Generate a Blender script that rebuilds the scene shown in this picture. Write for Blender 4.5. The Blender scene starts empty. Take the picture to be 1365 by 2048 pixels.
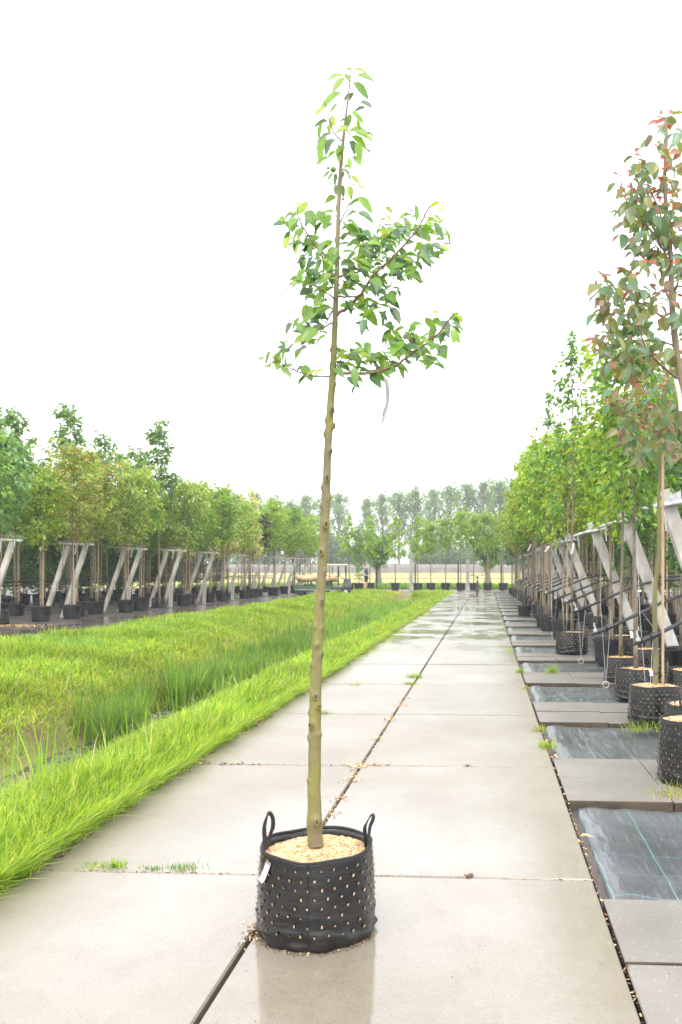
import bpy, bmesh, math, random
import numpy as np
from mathutils import Vector, Matrix
R = math.radians
SC = bpy.context.scene
COL = SC.collection

# ------------------------------------------------------------------ camera, world, sun, exposure
F, PX, HY, CAMH = 1650.0, 882.0, 1142.0, 1.25
TH = math.atan(91.0 / F)
cam = bpy.data.cameras.new('camera')
cam.sensor_fit = 'VERTICAL'; cam.sensor_height = 36.0
cam.lens = F / 2048 * 36.0
cam.shift_x = -(PX - 682.5) / 2048; cam.shift_y = (HY - 1024) / 2048
cam.clip_start = 0.05; cam.clip_end = 3000
cam.dof.use_dof = True; cam.dof.focus_distance = 2.95; cam.dof.aperture_fstop = 9.0
camo = bpy.data.objects.new('camera', cam); COL.objects.link(camo)
camo.location = (0, 0, CAMH); camo.rotation_euler = (R(90), 0, TH)
SC.camera = camo

EXPOSURE = 1.56
w = bpy.data.worlds.new('World'); SC.world = w; w.use_nodes = True
nt = w.node_tree; nt.nodes.clear()
sky = nt.nodes.new('ShaderNodeTexSky'); sky.sky_type = 'NISHITA'; sky.sun_disc = False
sky.sun_elevation = R(55); sky.sun_rotation = R(200); sky.dust_density = 4
bg1 = nt.nodes.new('ShaderNodeBackground'); bg1.inputs[1].default_value = 0.05
bg2 = nt.nodes.new('ShaderNodeBackground'); bg2.inputs[0].default_value = (1.0, 1.0, 1.0, 1); bg2.inputs[1].default_value = 0.8
ad = nt.nodes.new('ShaderNodeAddShader'); wo = nt.nodes.new('ShaderNodeOutputWorld')
nt.links.new(sky.outputs[0], bg1.inputs[0]); nt.links.new(bg1.outputs[0], ad.inputs[0])
nt.links.new(bg2.outputs[0], ad.inputs[1]); nt.links.new(ad.outputs[0], wo.inputs[0])
sl = bpy.data.lights.new('sun', 'SUN'); sl.energy = 0.9; sl.angle = R(30); sl.color = (1, .96, .9)
so = bpy.data.objects.new('sun', sl); COL.objects.link(so)
so.rotation_euler = (R(35), 0, R(20)) ; so.location = (0, 0, 30)
SC.view_settings.view_transform = 'Standard'; SC.view_settings.look = 'None'
SC.view_settings.exposure = EXPOSURE; SC.view_settings.gamma = 1
SC.cycles.use_denoising = True
SC.cycles.max_bounces = 8; SC.cycles.transparent_max_bounces = 8
SC.cycles.sample_clamp_indirect = 6

# ------------------------------------------------------------------ helpers
CT, ST = math.cos(TH), math.sin(TH)
def P(x, y, D):
    a = (x - PX) * D / F
    return np.array((a * CT - D * ST, D * CT + a * ST, CAMH - (y - HY) * D / F))
def tag(o, label=None, cat=None, group=None, kind=None):
    if label: o['label'] = label
    if cat: o['category'] = cat
    if group: o['group'] = group
    if kind: o['kind'] = kind
    return o
def empty(name, loc, rz=0, **k):
    o = bpy.data.objects.new(name, None); COL.objects.link(o)
    o.location = tuple(float(a) for a in loc); o.rotation_euler = (0, 0, rz); o.empty_display_size = .1
    return tag(o, **k)
def mk(name, V, Fc, mats, mi=None, col=None, smooth=False, parent=None, link=True):
    me = bpy.data.meshes.new(name)
    me.from_pydata(np.asarray(V, float).tolist() if not isinstance(V, list) else V, [], Fc)
    for m in (mats if isinstance(mats, (list, tuple)) else [mats]): me.materials.append(m)
    if mi is not None: me.polygons.foreach_set('material_index', np.asarray(mi, np.int32))
    if smooth: me.polygons.foreach_set('use_smooth', np.ones(len(me.polygons), bool))
    if col is not None:
        a = me.color_attributes.new('col', 'FLOAT_COLOR', 'POINT')
        c = np.ones((len(me.vertices), 4), np.float32); c[:, :3] = col
        a.data.foreach_set('color', c.ravel())
    me.update()
    if not link: return me
    return put(name, me, parent)
def put(name, me, parent=None, loc=None):
    o = bpy.data.objects.new(name, me); COL.objects.link(o)
    if parent: o.parent = parent
    if loc is not None: o.location = tuple(float(a) for a in loc)
    return o
class MB:
    """collects shapes; build() links them as one mesh object"""
    def __init__(s): s.v = []; s.f = []; s.m = []; s.c = []; s.cc = (1, 1, 1); s.off = np.zeros(3)
    def add(s, V, Fc, m=0, col=None):
        b = len(s.v); s.v.extend([tuple(float(q) for q in p) for p in V]); s.f.extend([tuple(i + b for i in f) for f in Fc])
        s.m.extend([m] * len(Fc))
        if col is None: s.c.extend([s.cc] * len(V))
        elif np.ndim(col) == 1: s.c.extend([tuple(col)] * len(V))
        else: s.c.extend([tuple(q) for q in col])
    def box(s, c, d, m=0, rot=None, taper=1.0):
        x, y, z = [q / 2 for q in d]
        V = [(-x, -y, -z), (x, -y, -z), (x, y, -z), (-x, y, -z), (-x * taper, -y * taper, z), (x * taper, -y * taper, z), (x * taper, y * taper, z), (-x * taper, y * taper, z)]
        if rot is not None: V = [tuple(rot @ Vector(p)) for p in V]
        s.add([np.array(p) + np.array(c) for p in V], [(0, 3, 2, 1), (4, 5, 6, 7), (0, 1, 5, 4), (1, 2, 6, 5), (2, 3, 7, 6), (3, 0, 4, 7)], m)
    def beam(s, a, b, wx, wy, m=0, side=(1, 0, 0)):
        a = Vector(a); b = Vector(b); d = (b - a).normalized(); sd = Vector(side); sd = (sd - d * sd.dot(d)).normalized(); t = d.cross(sd)
        V = []
        for p in (a, b):
            for i, j in ((-1, -1), (1, -1), (1, 1), (-1, 1)): V.append(p + sd * (i * wx / 2) + t * (j * wy / 2))
        s.add(V, [(0, 3, 2, 1), (4, 5, 6, 7), (0, 1, 5, 4), (1, 2, 6, 5), (2, 3, 7, 6), (3, 0, 4, 7)], m)
    def tube(s, pts, rad, n=8, m=0, cap=True, rfun=None, asp=None):
        V, Fc = tubegeo(pts, rad, n, cap, rfun, asp); s.add(V, Fc, m)
    def lathe(s, prof, n=24, m=0, c=(0, 0, 0), rf=None, ms=None):
        V = []; Fc = []
        for i, (r, z) in enumerate(prof):
            for k in range(n):
                a = 2 * math.pi * k / n; rr = r; zz = z
                if rf: rr, zz = rf(i, a, r, z)
                V.append((c[0] + rr * math.cos(a), c[1] + rr * math.sin(a), c[2] + zz))
        for i in range(len(prof) - 1):
            for k in range(n):
                k2 = (k + 1) % n; Fc.append((i * n + k, i * n + k2, (i + 1) * n + k2, (i + 1) * n + k))
        s.add(V, Fc, m)
    def build(s, name, mats, parent=None, smooth=False, link=True):
        return mk(name, s.v, s.f, mats, s.m, np.array(s.c, np.float32), smooth, parent, link)
def tubegeo(pts, rad, n=8, cap=True, rfun=None, asp=None):
    pts = [np.array(p, float) for p in pts]; N = len(pts)
    if np.ndim(rad) == 0: rad = [rad] * N
    V = []; Fc = []; u = None
    for i in range(N):
        t = pts[min(i + 1, N - 1)] - pts[max(i - 1, 0)]; L = np.linalg.norm(t); t = t / L if L > 1e-9 else np.array((0, 0, 1.))
        if u is None:
            u = np.cross(t, (0, 1, 0)) if abs(t[1]) < .9 else np.cross(t, (1, 0, 0))
        u = u - t * u.dot(t); u /= np.linalg.norm(u) + 1e-12; v = np.cross(t, u)
        for k in range(n):
            a = 2 * math.pi * k / n; r = rad[i]
            if rfun: r = rfun(i, a, r)
            ru, rv = (r, r) if asp is None else (r * asp[0], r * asp[1])
            V.append(pts[i] + u * math.cos(a) * ru + v * math.sin(a) * rv)
    for i in range(N - 1):
        for k in range(n):
            k2 = (k + 1) % n; Fc.append((i * n + k, i * n + k2, (i + 1) * n + k2, (i + 1) * n + k))
    if cap: Fc.append(tuple(range(n - 1, -1, -1))); Fc.append(tuple((N - 1) * n + k for k in range(n)))
    return V, Fc
def smooth_path(pts, k=4):
    pts = [np.array(p, float) for p in pts]; out = []
    for i in range(len(pts) - 1):
        p0 = pts[max(i - 1, 0)]; p1 = pts[i]; p2 = pts[i + 1]; p3 = pts[min(i + 2, len(pts) - 1)]
        for j in range(k):
            t = j / k
            out.append(.5 * ((2 * p1) + (-p0 + p2) * t + (2 * p0 - 5 * p1 + 4 * p2 - p3) * t * t + (-p0 + 3 * p1 - 3 * p2 + p3) * t ** 3))
    out.append(pts[-1]); return out
def sn(x, y, seed=0):
    """smooth 2-D noise from a handful of sines, about -1..1"""
    r = np.random.RandomState(seed); o = 0 * (x + y)
    for i in range(7):
        a = r.rand() * 6.28; f = .6 + 1.7 * r.rand(); o = o + np.sin((x * math.cos(a) + y * math.sin(a)) * f * (1 + .35 * i) + r.rand() * 6.28) / (1 + .3 * i)
    return o / 3.2

# ------------------------------------------------------------------ materials
def mat(name):
    m = bpy.data.materials.new(name); m.use_nodes = True
    n = m.node_tree; b = n.nodes['Principled BSDF']; return m, n, b
def N(n, t, **k):
    x = n.nodes.new(t)
    for a, v in k.items(): setattr(x, a, v)
    return x
def ramp(n, stops):
    r = n.nodes.new('ShaderNodeValToRGB'); e = r.color_ramp.elements
    while len(e) < len(stops): e.new(.5)
    for q, (p, c) in zip(e, stops): q.position = p; q.color = (*c, 1) if len(c) == 3 else c
    return r
def noisemat(name, c1, c2, scale=8, rough=(.5, .6), detail=6, bump=.0, bscale=40, spec=.5, metal=0, stretch=None, coord='Object', pos=(.35, .65)):
    m, n, b = mat(name); tc = N(n, 'ShaderNodeTexCoord'); src = tc.outputs[coord]
    if stretch:
        mp = N(n, 'ShaderNodeMapping'); mp.inputs['Scale'].default_value = stretch; n.links.new(src, mp.inputs[0]); src = mp.outputs[0]
    t = N(n, 'ShaderNodeTexNoise'); t.inputs['Scale'].default_value = scale; t.inputs['Detail'].default_value = detail
    n.links.new(src, t.inputs['Vector'])
    r = ramp(n, [(pos[0], c1), (pos[1], c2)]); n.links.new(t.outputs[0], r.inputs[0]); n.links.new(r.outputs[0], b.inputs['Base Color'])
    mr = N(n, 'ShaderNodeMapRange'); mr.inputs[1].default_value = .35; mr.inputs[2].default_value = .65; mr.inputs[3].default_value = rough[0]; mr.inputs[4].default_value = rough[1]
    n.links.new(t.outputs[0], mr.inputs[0]); n.links.new(mr.outputs[0], b.inputs['Roughness'])
    b.inputs['Specular IOR Level'].default_value = spec; b.inputs['Metallic'].default_value = metal
    if bump:
        t2 = N(n, 'ShaderNodeTexNoise'); t2.inputs['Scale'].default_value = bscale; t2.inputs['Detail'].default_value = 4; n.links.new(src, t2.inputs['Vector'])
        bp = N(n, 'ShaderNodeBump'); bp.inputs['Strength'].default_value = bump; bp.inputs['Distance'].default_value = .01
        n.links.new(t2.outputs[0], bp.inputs['Height']); n.links.new(bp.outputs[0], b.inputs['Normal'])
    return m
def leafmat(name, trans=.45, rough=.42, tint=(1.25, 1.15, .6), spec=.5):
    m, n, b = mat(name); at = N(n, 'ShaderNodeAttribute'); at.attribute_name = 'col'
    n.links.new(at.outputs['Color'], b.inputs['Base Color']); b.inputs['Roughness'].default_value = rough
    b.inputs['Specular IOR Level'].default_value = spec
    tr = N(n, 'ShaderNodeBsdfTranslucent'); mx = N(n, 'ShaderNodeMix', data_type='RGBA', blend_type='MULTIPLY'); mx.inputs[0].default_value = 1
    n.links.new(at.outputs['Color'], mx.inputs[6]); mx.inputs[7].default_value = (*[q * 1.5 for q in tint], 1)
    n.links.new(mx.outputs[2], tr.inputs[0]); ms = N(n, 'ShaderNodeMixShader'); ms.inputs[0].default_value = trans
    n.links.new(b.outputs[0], ms.inputs[1]); n.links.new(tr.outputs[0], ms.inputs[2])
    n.links.new(ms.outputs[0], n.nodes['Material Output'].inputs[0]); return m
def colmat(name, rough=.8, spec=.3):
    m, n, b = mat(name); at = N(n, 'ShaderNodeAttribute'); at.attribute_name = 'col'
    n.links.new(at.outputs['Color'], b.inputs['Base Color']); b.inputs['Roughness'].default_value = rough; b.inputs['Specular IOR Level'].default_value = spec
    return m
M = {}
M['leaf'] = leafmat('leaf_green', .42, .34, spec=.65)
M['leaf_far'] = leafmat('leaf_distant', .4, .6)
M['grass'] = leafmat('grass_blade', .45, .45, (1.2, 1.15, .6))
M['col'] = colmat('matt_coloured')
M['bark'] = noisemat('bark_grey_brown', (.10, .08, .055), (.22, .19, .13), 30, (.6, .8), stretch=(1, 1, .25), bump=.4)
M['bark_far'] = noisemat('bark_pale', (.12, .10, .08), (.24, .2, .15), 6, (.8, .9))
M['twig'] = noisemat('twig_brown', (.13, .07, .05), (.22, .16, .10), 40, (.5, .7))
M['cane'] = noisemat('bamboo_cane', (.30, .20, .11), (.46, .33, .19), 5, (.4, .55), stretch=(3, 3, .8))
M['pot'] = noisemat('black_plastic', (.007, .0075, .009), (.018, .019, .021), 6, (.25, .45), bump=.1, bscale=20)
M['mulch'] = colmat('wood_shavings', .85, .2)
M['black'] = noisemat('black_rubber', (.012, .012, .013), (.03, .03, .03), 20, (.3, .5))
M['darkmetal'] = noisemat('dark_metal', (.02, .02, .022), (.05, .05, .05), 20, (.35, .5), metal=.4)
M['galv'] = noisemat('galvanised_steel', (.34, .35, .36), (.55, .56, .57), 18, (.35, .55), metal=.55)
M['white'] = noisemat('white_plastic', (.40, .40, .385), (.5, .5, .48), 8, (.4, .5))
M['paper'] = noisemat('tag_paper', (.27, .265, .245), (.32, .315, .295), 60, (.5, .6))
M['conc_post'] = noisemat('concrete_post', (.34, .32, .29), (.56, .54, .51), 7, (.6, .8), bump=.35, bscale=90, stretch=(1, 1, .5), detail=9)
M['old_conc'] = noisemat('weathered_post', (.30, .275, .235), (.52, .49, .43), 6, (.7, .85), bump=.3, bscale=60, stretch=(1, 1, .4))
M['lath'] = noisemat('brown_cap_beam', (.14, .10, .08), (.34, .30, .26), 14, (.7, .9), stretch=(.6, 4, 4), bump=.6, bscale=30)
M['wall'] = noisemat('far_wall', (.14, .13, .125), (.22, .21, .20), 2, (.8, .9))
M['walllight'] = noisemat('far_wall_light', (.20, .195, .19), (.28, .275, .27), 2, (.8, .9))

def concrete_mat():
    m, n, b = mat('wet_concrete_slab'); tc = N(n, 'ShaderNodeTexCoord'); O = tc.outputs['Object']
    t = N(n, 'ShaderNodeTexNoise'); t.inputs['Scale'].default_value = 1.3; t.inputs['Detail'].default_value = 8; n.links.new(O, t.inputs['Vector'])
    r = ramp(n, [(.3, (.172, .147, .110)), (.5, (.198, .175, .138)), (.7, (.224, .203, .168))]); n.links.new(t.outputs[0], r.inputs[0])
    f = N(n, 'ShaderNodeTexNoise'); f.inputs['Scale'].default_value = 160; f.inputs['Detail'].default_value = 3; n.links.new(O, f.inputs['Vector'])
    fr = ramp(n, [(.3, (.86, .85, .83)), (.62, (1.08, 1.08, 1.08))]); n.links.new(f.outputs[0], fr.inputs[0])
    mx = N(n, 'ShaderNodeMix', data_type='RGBA', blend_type='MULTIPLY'); mx.inputs[0].default_value = 1
    n.links.new(r.outputs[0], mx.inputs[6]); n.links.new(fr.outputs[0], mx.inputs[7])
    # little dark specks and pits
    st = N(n, 'ShaderNodeTexNoise'); st.inputs['Scale'].default_value = 7; st.inputs['Detail'].default_value = 12; st.inputs['Roughness'].default_value = .75; st.inputs['Distortion'].default_value = .6; n.links.new(O, st.inputs['Vector'])
    sr_ = ramp(n, [(.36, (.91, .90, .88)), (.50, (1, 1, 1)), (.64, (1.03, 1.03, 1.03))]); n.links.new(st.outputs[0], sr_.inputs[0])
    mxs = N(n, 'ShaderNodeMix', data_type='RGBA', blend_type='MULTIPLY'); mxs.inputs[0].default_value = 1; n.links.new(mx.outputs[2], mxs.inputs[6]); n.links.new(sr_.outputs[0], mxs.inputs[7]); mx = mxs
    v = N(n, 'ShaderNodeTexVoronoi'); v.inputs['Scale'].default_value = 34; n.links.new(O, v.inputs['Vector'])
    vr = ramp(n, [(.045, (1, 1, 1)), (.085, (0, 0, 0))]); n.links.new(v.outputs['Distance'], vr.inputs[0])
    sp = N(n, 'ShaderNodeSeparateColor'); n.links.new(v.outputs['Color'], sp.inputs[0])
    gt = N(n, 'ShaderNodeMath', operation='GREATER_THAN'); gt.inputs[1].default_value = .6; n.links.new(sp.outputs[0], gt.inputs[0])
    mu = N(n, 'ShaderNodeMath', operation='MULTIPLY'); n.links.new(vr.outputs[0], mu.inputs[0]); n.links.new(gt.outputs[0], mu.inputs[1])
    mx2 = N(n, 'ShaderNodeMix', data_type='RGBA'); n.links.new(mu.outputs[0], mx2.inputs[0]); n.links.new(mx.outputs[2], mx2.inputs[6]); mx2.inputs[7].default_value = (.05, .04, .03, 1)
    n.links.new(mx2.outputs[2], b.inputs['Base Color'])
    # wet film: smooth almost everywhere, rougher in drier patches
    w1 = N(n, 'ShaderNodeTexNoise'); w1.inputs['Scale'].default_value = .9; w1.inputs['Detail'].default_value = 5; w1.inputs['Roughness'].default_value = .6
    mp = N(n, 'ShaderNodeMapping'); mp.inputs['Scale'].default_value = (1, .5, 1); n.links.new(O, mp.inputs[0]); n.links.new(mp.outputs[0], w1.inputs['Vector'])
    mr = N(n, 'ShaderNodeMapRange'); mr.inputs[1].default_value = .4; mr.inputs[2].default_value = .62; mr.inputs[3].default_value = .05; mr.inputs[4].default_value = .15
    n.links.new(w1.outputs[0], mr.inputs[0])
    # the film of rain stands thick round the bag and in the hollow far half, the slabs between are nearly dry
    sx = N(n, 'ShaderNodeSeparateXYZ'); n.links.new(O, sx.inputs[0])
    far = N(n, 'ShaderNodeMapRange'); far.inputs[1].default_value = 8.5; far.inputs[2].default_value = 15; far.inputs[4].default_value = .6; n.links.new(sx.outputs[1], far.inputs[0])
    wn = N(n, 'ShaderNodeMath', operation='MULTIPLY_ADD'); wn.inputs[1].default_value = 1.2; n.links.new(w1.outputs[0], wn.inputs[0]); n.links.new(sx.outputs[1], wn.inputs[2])
    nr = N(n, 'ShaderNodeMapRange'); nr.inputs[1].default_value = 3.9; nr.inputs[2].default_value = 5.4; nr.inputs[3].default_value = 1; nr.inputs[4].default_value = 0; n.links.new(wn.outputs[0], nr.inputs[0])
    wx = N(n, 'ShaderNodeMath', operation='MULTIPLY_ADD'); wx.inputs[1].default_value = .8; n.links.new(w1.outputs[0], wx.inputs[0]); n.links.new(sx.outputs[0], wx.inputs[2])
    nx_ = N(n, 'ShaderNodeMapRange'); nx_.inputs[1].default_value = .45; nx_.inputs[2].default_value = 1.0; nx_.inputs[3].default_value = 1; nx_.inputs[4].default_value = 0; n.links.new(wx.outputs[0], nx_.inputs[0])
    nm = N(n, 'ShaderNodeMath', operation='MULTIPLY'); n.links.new(nr.outputs[0], nm.inputs[0]); n.links.new(nx_.outputs[0], nm.inputs[1])
    lx_ = N(n, 'ShaderNodeMapRange'); lx_.inputs[1].default_value = -1.7; lx_.inputs[2].default_value = -1.15; n.links.new(sx.outputs[0], lx_.inputs[0])
    nm2 = N(n, 'ShaderNodeMath', operation='MULTIPLY'); n.links.new(nm.outputs[0], nm2.inputs[0]); n.links.new(lx_.outputs[0], nm2.inputs[1]); nm = nm2
    pu = N(n, 'ShaderNodeTexNoise'); pu.inputs['Scale'].default_value = .8; pu.inputs['Detail'].default_value = 7; pu.inputs['Roughness'].default_value = .55; n.links.new(O, pu.inputs['Vector'])
    pr_m = N(n, 'ShaderNodeMapRange'); pr_m.inputs[1].default_value = .47; pr_m.inputs[2].default_value = .52; pr_m.inputs[3].default_value = .35; pr_m.inputs[4].default_value = 1.6; n.links.new(pu.outputs[0], pr_m.inputs[0])
    fm = N(n, 'ShaderNodeMath', operation='MULTIPLY', use_clamp=True); n.links.new(far.outputs[0], fm.inputs[0]); n.links.new(pr_m.outputs[0], fm.inputs[1])
    mxw = N(n, 'ShaderNodeMath', operation='MAXIMUM'); n.links.new(fm.outputs[0], mxw.inputs[0]); n.links.new(nm.outputs[0], mxw.inputs[1])
    rm = N(n, 'ShaderNodeMix', data_type='FLOAT'); rm.inputs[2].default_value = .40; cw = N(n, 'ShaderNodeMath', operation='MULTIPLY'); cw.inputs[1].default_value = .26; n.links.new(mxw.outputs[0], cw.inputs[0]); n.links.new(cw.outputs[0], b.inputs['Coat Weight']); b.inputs['Coat Roughness'].default_value = .05; b.inputs['Coat IOR'].default_value = 1.5; n.links.new(mxw.outputs[0], rm.inputs[0]); n.links.new(mr.outputs[0], rm.inputs[3])
    n.links.new(rm.outputs[0], b.inputs['Roughness'])
    b.inputs['IOR'].default_value = 1.5; b.inputs['Specular IOR Level'].default_value = .5
    bp = N(n, 'ShaderNodeBump'); bp.inputs['Strength'].default_value = .06; bp.inputs['Distance'].default_value = .002
    n.links.new(f.outputs[0], bp.inputs['Height']); n.links.new(bp.outputs[0], b.inputs['Normal'])
    return m
M['slab'] = concrete_mat()
def tile_mat():
    m, n, b = mat('grey_paving_tile'); tc = N(n, 'ShaderNodeTexCoord'); O = tc.outputs['Object']
    t = N(n, 'ShaderNodeTexNoise'); t.inputs['Scale'].default_value = 2.2; t.inputs['Detail'].default_value = 7; n.links.new(O, t.inputs['Vector'])
    r = ramp(n, [(.3, (.15, .138, .122)), (.7, (.205, .19, .17))]); n.links.new(t.outputs[0], r.inputs[0])
    v = N(n, 'ShaderNodeTexVoronoi'); v.inputs['Scale'].default_value = 75; n.links.new(O, v.inputs['Vector'])
    vr = ramp(n, [(.12, (1, 1, 1)), (.22, (0, 0, 0))]); n.links.new(v.outputs['Distance'], vr.inputs[0])
    sp = N(n, 'ShaderNodeSeparateColor'); n.links.new(v.outputs['Color'], sp.inputs[0])
    gt = N(n, 'ShaderNodeMath', operation='GREATER_THAN'); gt.inputs[1].default_value = .7; n.links.new(sp.outputs[0], gt.inputs[0])
    mu = N(n, 'ShaderNodeMath', operation='MULTIPLY'); n.links.new(vr.outputs[0], mu.inputs[0]); n.links.new(gt.outputs[0], mu.inputs[1])
    mx2 = N(n, 'ShaderNodeMix', data_type='RGBA'); n.links.new(mu.outputs[0], mx2.inputs[0]); n.links.new(r.outputs[0], mx2.inputs[6]); mx2.inputs[7].default_value = (.42, .39, .34, 1)
    n.links.new(mx2.outputs[2], b.inputs['Base Color']); b.inputs['Roughness'].default_value = .38
    f = N(n, 'ShaderNodeTexNoise'); f.inputs['Scale'].default_value = 200; n.links.new(O, f.inputs['Vector'])
    bp = N(n, 'ShaderNodeBump'); bp.inputs['Strength'].default_value = .3; bp.inputs['Distance'].default_value = .003
    n.links.new(f.outputs[0], bp.inputs['Height']); n.links.new(bp.outputs[0], b.inputs['Normal'])
    return m
M['tile'] = tile_mat()
def mat_cloth():
    m, n, b = mat('woven_ground_cloth'); tc = N(n, 'ShaderNodeTexCoord'); O = tc.outputs['Object']
    dn = N(n, 'ShaderNodeTexNoise'); dn.inputs['Scale'].default_value = 3; n.links.new(O, dn.inputs['Vector'])
    dm = N(n, 'ShaderNodeVectorMath', operation='MULTIPLY_ADD'); dm.inputs[1].default_value = (.03, .03, 0); n.links.new(dn.outputs['Color'], dm.inputs[0]); n.links.new(O, dm.inputs[2])
    sp = N(n, 'ShaderNodeSeparateXYZ'); n.links.new(dm.outputs[0], sp.inputs[0]); outs = []
    for ax, per, wd in ((0, .255, .0075), (1, .235, .006)):
        a = N(n, 'ShaderNodeMath', operation='DIVIDE'); a.inputs[1].default_value = per; n.links.new(sp.outputs[ax], a.inputs[0])
        c = N(n, 'ShaderNodeMath', operation='FRACT'); n.links.new(a.outputs[0], c.inputs[0])
        d = N(n, 'ShaderNodeMath', operation='LESS_THAN'); d.inputs[1].default_value = wd / per * .6; n.links.new(c.outputs[0], d.inputs[0]); outs.append(d)
    k = N(n, 'ShaderNodeMath', operation='MULTIPLY'); k.inputs[1].default_value = .9; n.links.new(outs[1].outputs[0], k.inputs[0])
    mxm = N(n, 'ShaderNodeMath', operation='MAXIMUM'); n.links.new(outs[0].outputs[0], mxm.inputs[0]); n.links.new(k.outputs[0], mxm.inputs[1])
    t = N(n, 'ShaderNodeTexNoise'); t.inputs['Scale'].default_value = 2; t.inputs['Detail'].default_value = 6; n.links.new(O, t.inputs['Vector'])
    r = ramp(n, [(.35, (.035, .038, .043)), (.7, (.105, .11, .12))]); n.links.new(t.outputs[0], r.inputs[0])
    mx = N(n, 'ShaderNodeMix', data_type='RGBA'); n.links.new(mxm.outputs[0], mx.inputs[0]); n.links.new(r.outputs[0], mx.inputs[6]); mx.inputs[7].default_value = (.08, .21, .19, 1)
    n.links.new(mx.outputs[2], b.inputs['Base Color']); b.inputs['Roughness'].default_value = .36; b.inputs['Specular IOR Level'].default_value = .9
    wv = N(n, 'ShaderNodeTexNoise'); wv.inputs['Scale'].default_value = 5; wv.inputs['Detail'].default_value = 4
    mp = N(n, 'ShaderNodeMapping'); mp.inputs['Scale'].default_value = (3.0, .7, 1); mp.inputs['Rotation'].default_value = (0, 0, R(25)); n.links.new(O, mp.inputs[0]); n.links.new(mp.outputs[0], wv.inputs['Vector'])
    bp = N(n, 'ShaderNodeBump'); bp.inputs['Strength'].default_value = .9; bp.inputs['Distance'].default_value = .02
    n.links.new(wv.outputs[0], bp.inputs['Height']); n.links.new(bp.outputs[0], b.inputs['Normal'])
    return m
M['cloth'] = mat_cloth()
M['road'] = noisemat('wet_dark_road', (.075, .06, .048), (.14, .115, .095), 1.2, (.05, .25), 6, spec=.6)
M['roadedge'] = noisemat('road_edge_strip', (.15, .13, .11), (.22, .2, .175), 2, (.12, .3), 6)
M['soil'] = noisemat('dark_soil', (.03, .022, .015), (.09, .065, .04), 5, (.7, .9), 8, bump=.8, bscale=18)
M['nursery'] = noisemat('nursery_ground', (.03, .027, .024), (.085, .072, .062), 1.5, (.4, .75), 6, bump=.3, bscale=6)
M['field'] = noisemat('dry_hay_field', (.20, .24, .05), (.42, .33, .13), .12, (.8, .9), 8, stretch=(.3, 1.2, 1))
M['bank'] = noisemat('bank_turf', (.11, .075, .035), (.17, .19, .04), 2.5, (.7, .9), 8, bump=.8, bscale=20)
M['bagblack'] = None
def bag_mat():
    m, n, b = mat('glossy_black_bag'); tc = N(n, 'ShaderNodeTexCoord'); O = tc.outputs['Object']
    t = N(n, 'ShaderNodeTexNoise'); t.inputs['Scale'].default_value = 9; t.inputs['Detail'].default_value = 5; n.links.new(O, t.inputs['Vector'])
    r = ramp(n, [(.35, (.005, .0052, .0055)), (.7, (.014, .0142, .0142))]); n.links.new(t.outputs[0], r.inputs[0]); n.links.new(r.outputs[0], b.inputs['Base Color'])
    b.inputs['Roughness'].default_value = .2; b.inputs['Specular IOR Level'].default_value = .5
    mp = N(n, 'ShaderNodeMapping'); mp.inputs['Scale'].default_value = (1, 1, 4.5); n.links.new(O, mp.inputs[0])
    wv = N(n, 'ShaderNodeTexNoise'); wv.inputs['Scale'].default_value = 7; wv.inputs['Detail'].default_value = 3; n.links.new(mp.outputs[0], wv.inputs['Vector'])
    f = N(n, 'ShaderNodeTexVoronoi'); f.inputs['Scale'].default_value = 260; n.links.new(O, f.inputs['Vector'])
    bp = N(n, 'ShaderNodeBump'); bp.inputs['Strength'].default_value = .16; bp.inputs['Distance'].default_value = .02; n.links.new(wv.outputs[0], bp.inputs['Height'])
    bp2 = N(n, 'ShaderNodeBump'); bp2.inputs['Strength'].default_value = .25; bp2.inputs['Distance'].default_value = .002; n.links.new(f.outputs['Distance'], bp2.inputs['Height']); n.links.new(bp.outputs[0], bp2.inputs['Normal'])
    n.links.new(bp2.outputs[0], b.inputs['Normal']); return m
M['bagblack'] = bag_mat()
M['webbing'] = noisemat('black_webbing', (.006, .006, .007), (.02, .02, .022), 120, (.6, .8), bump=.5, bscale=200)
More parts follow.
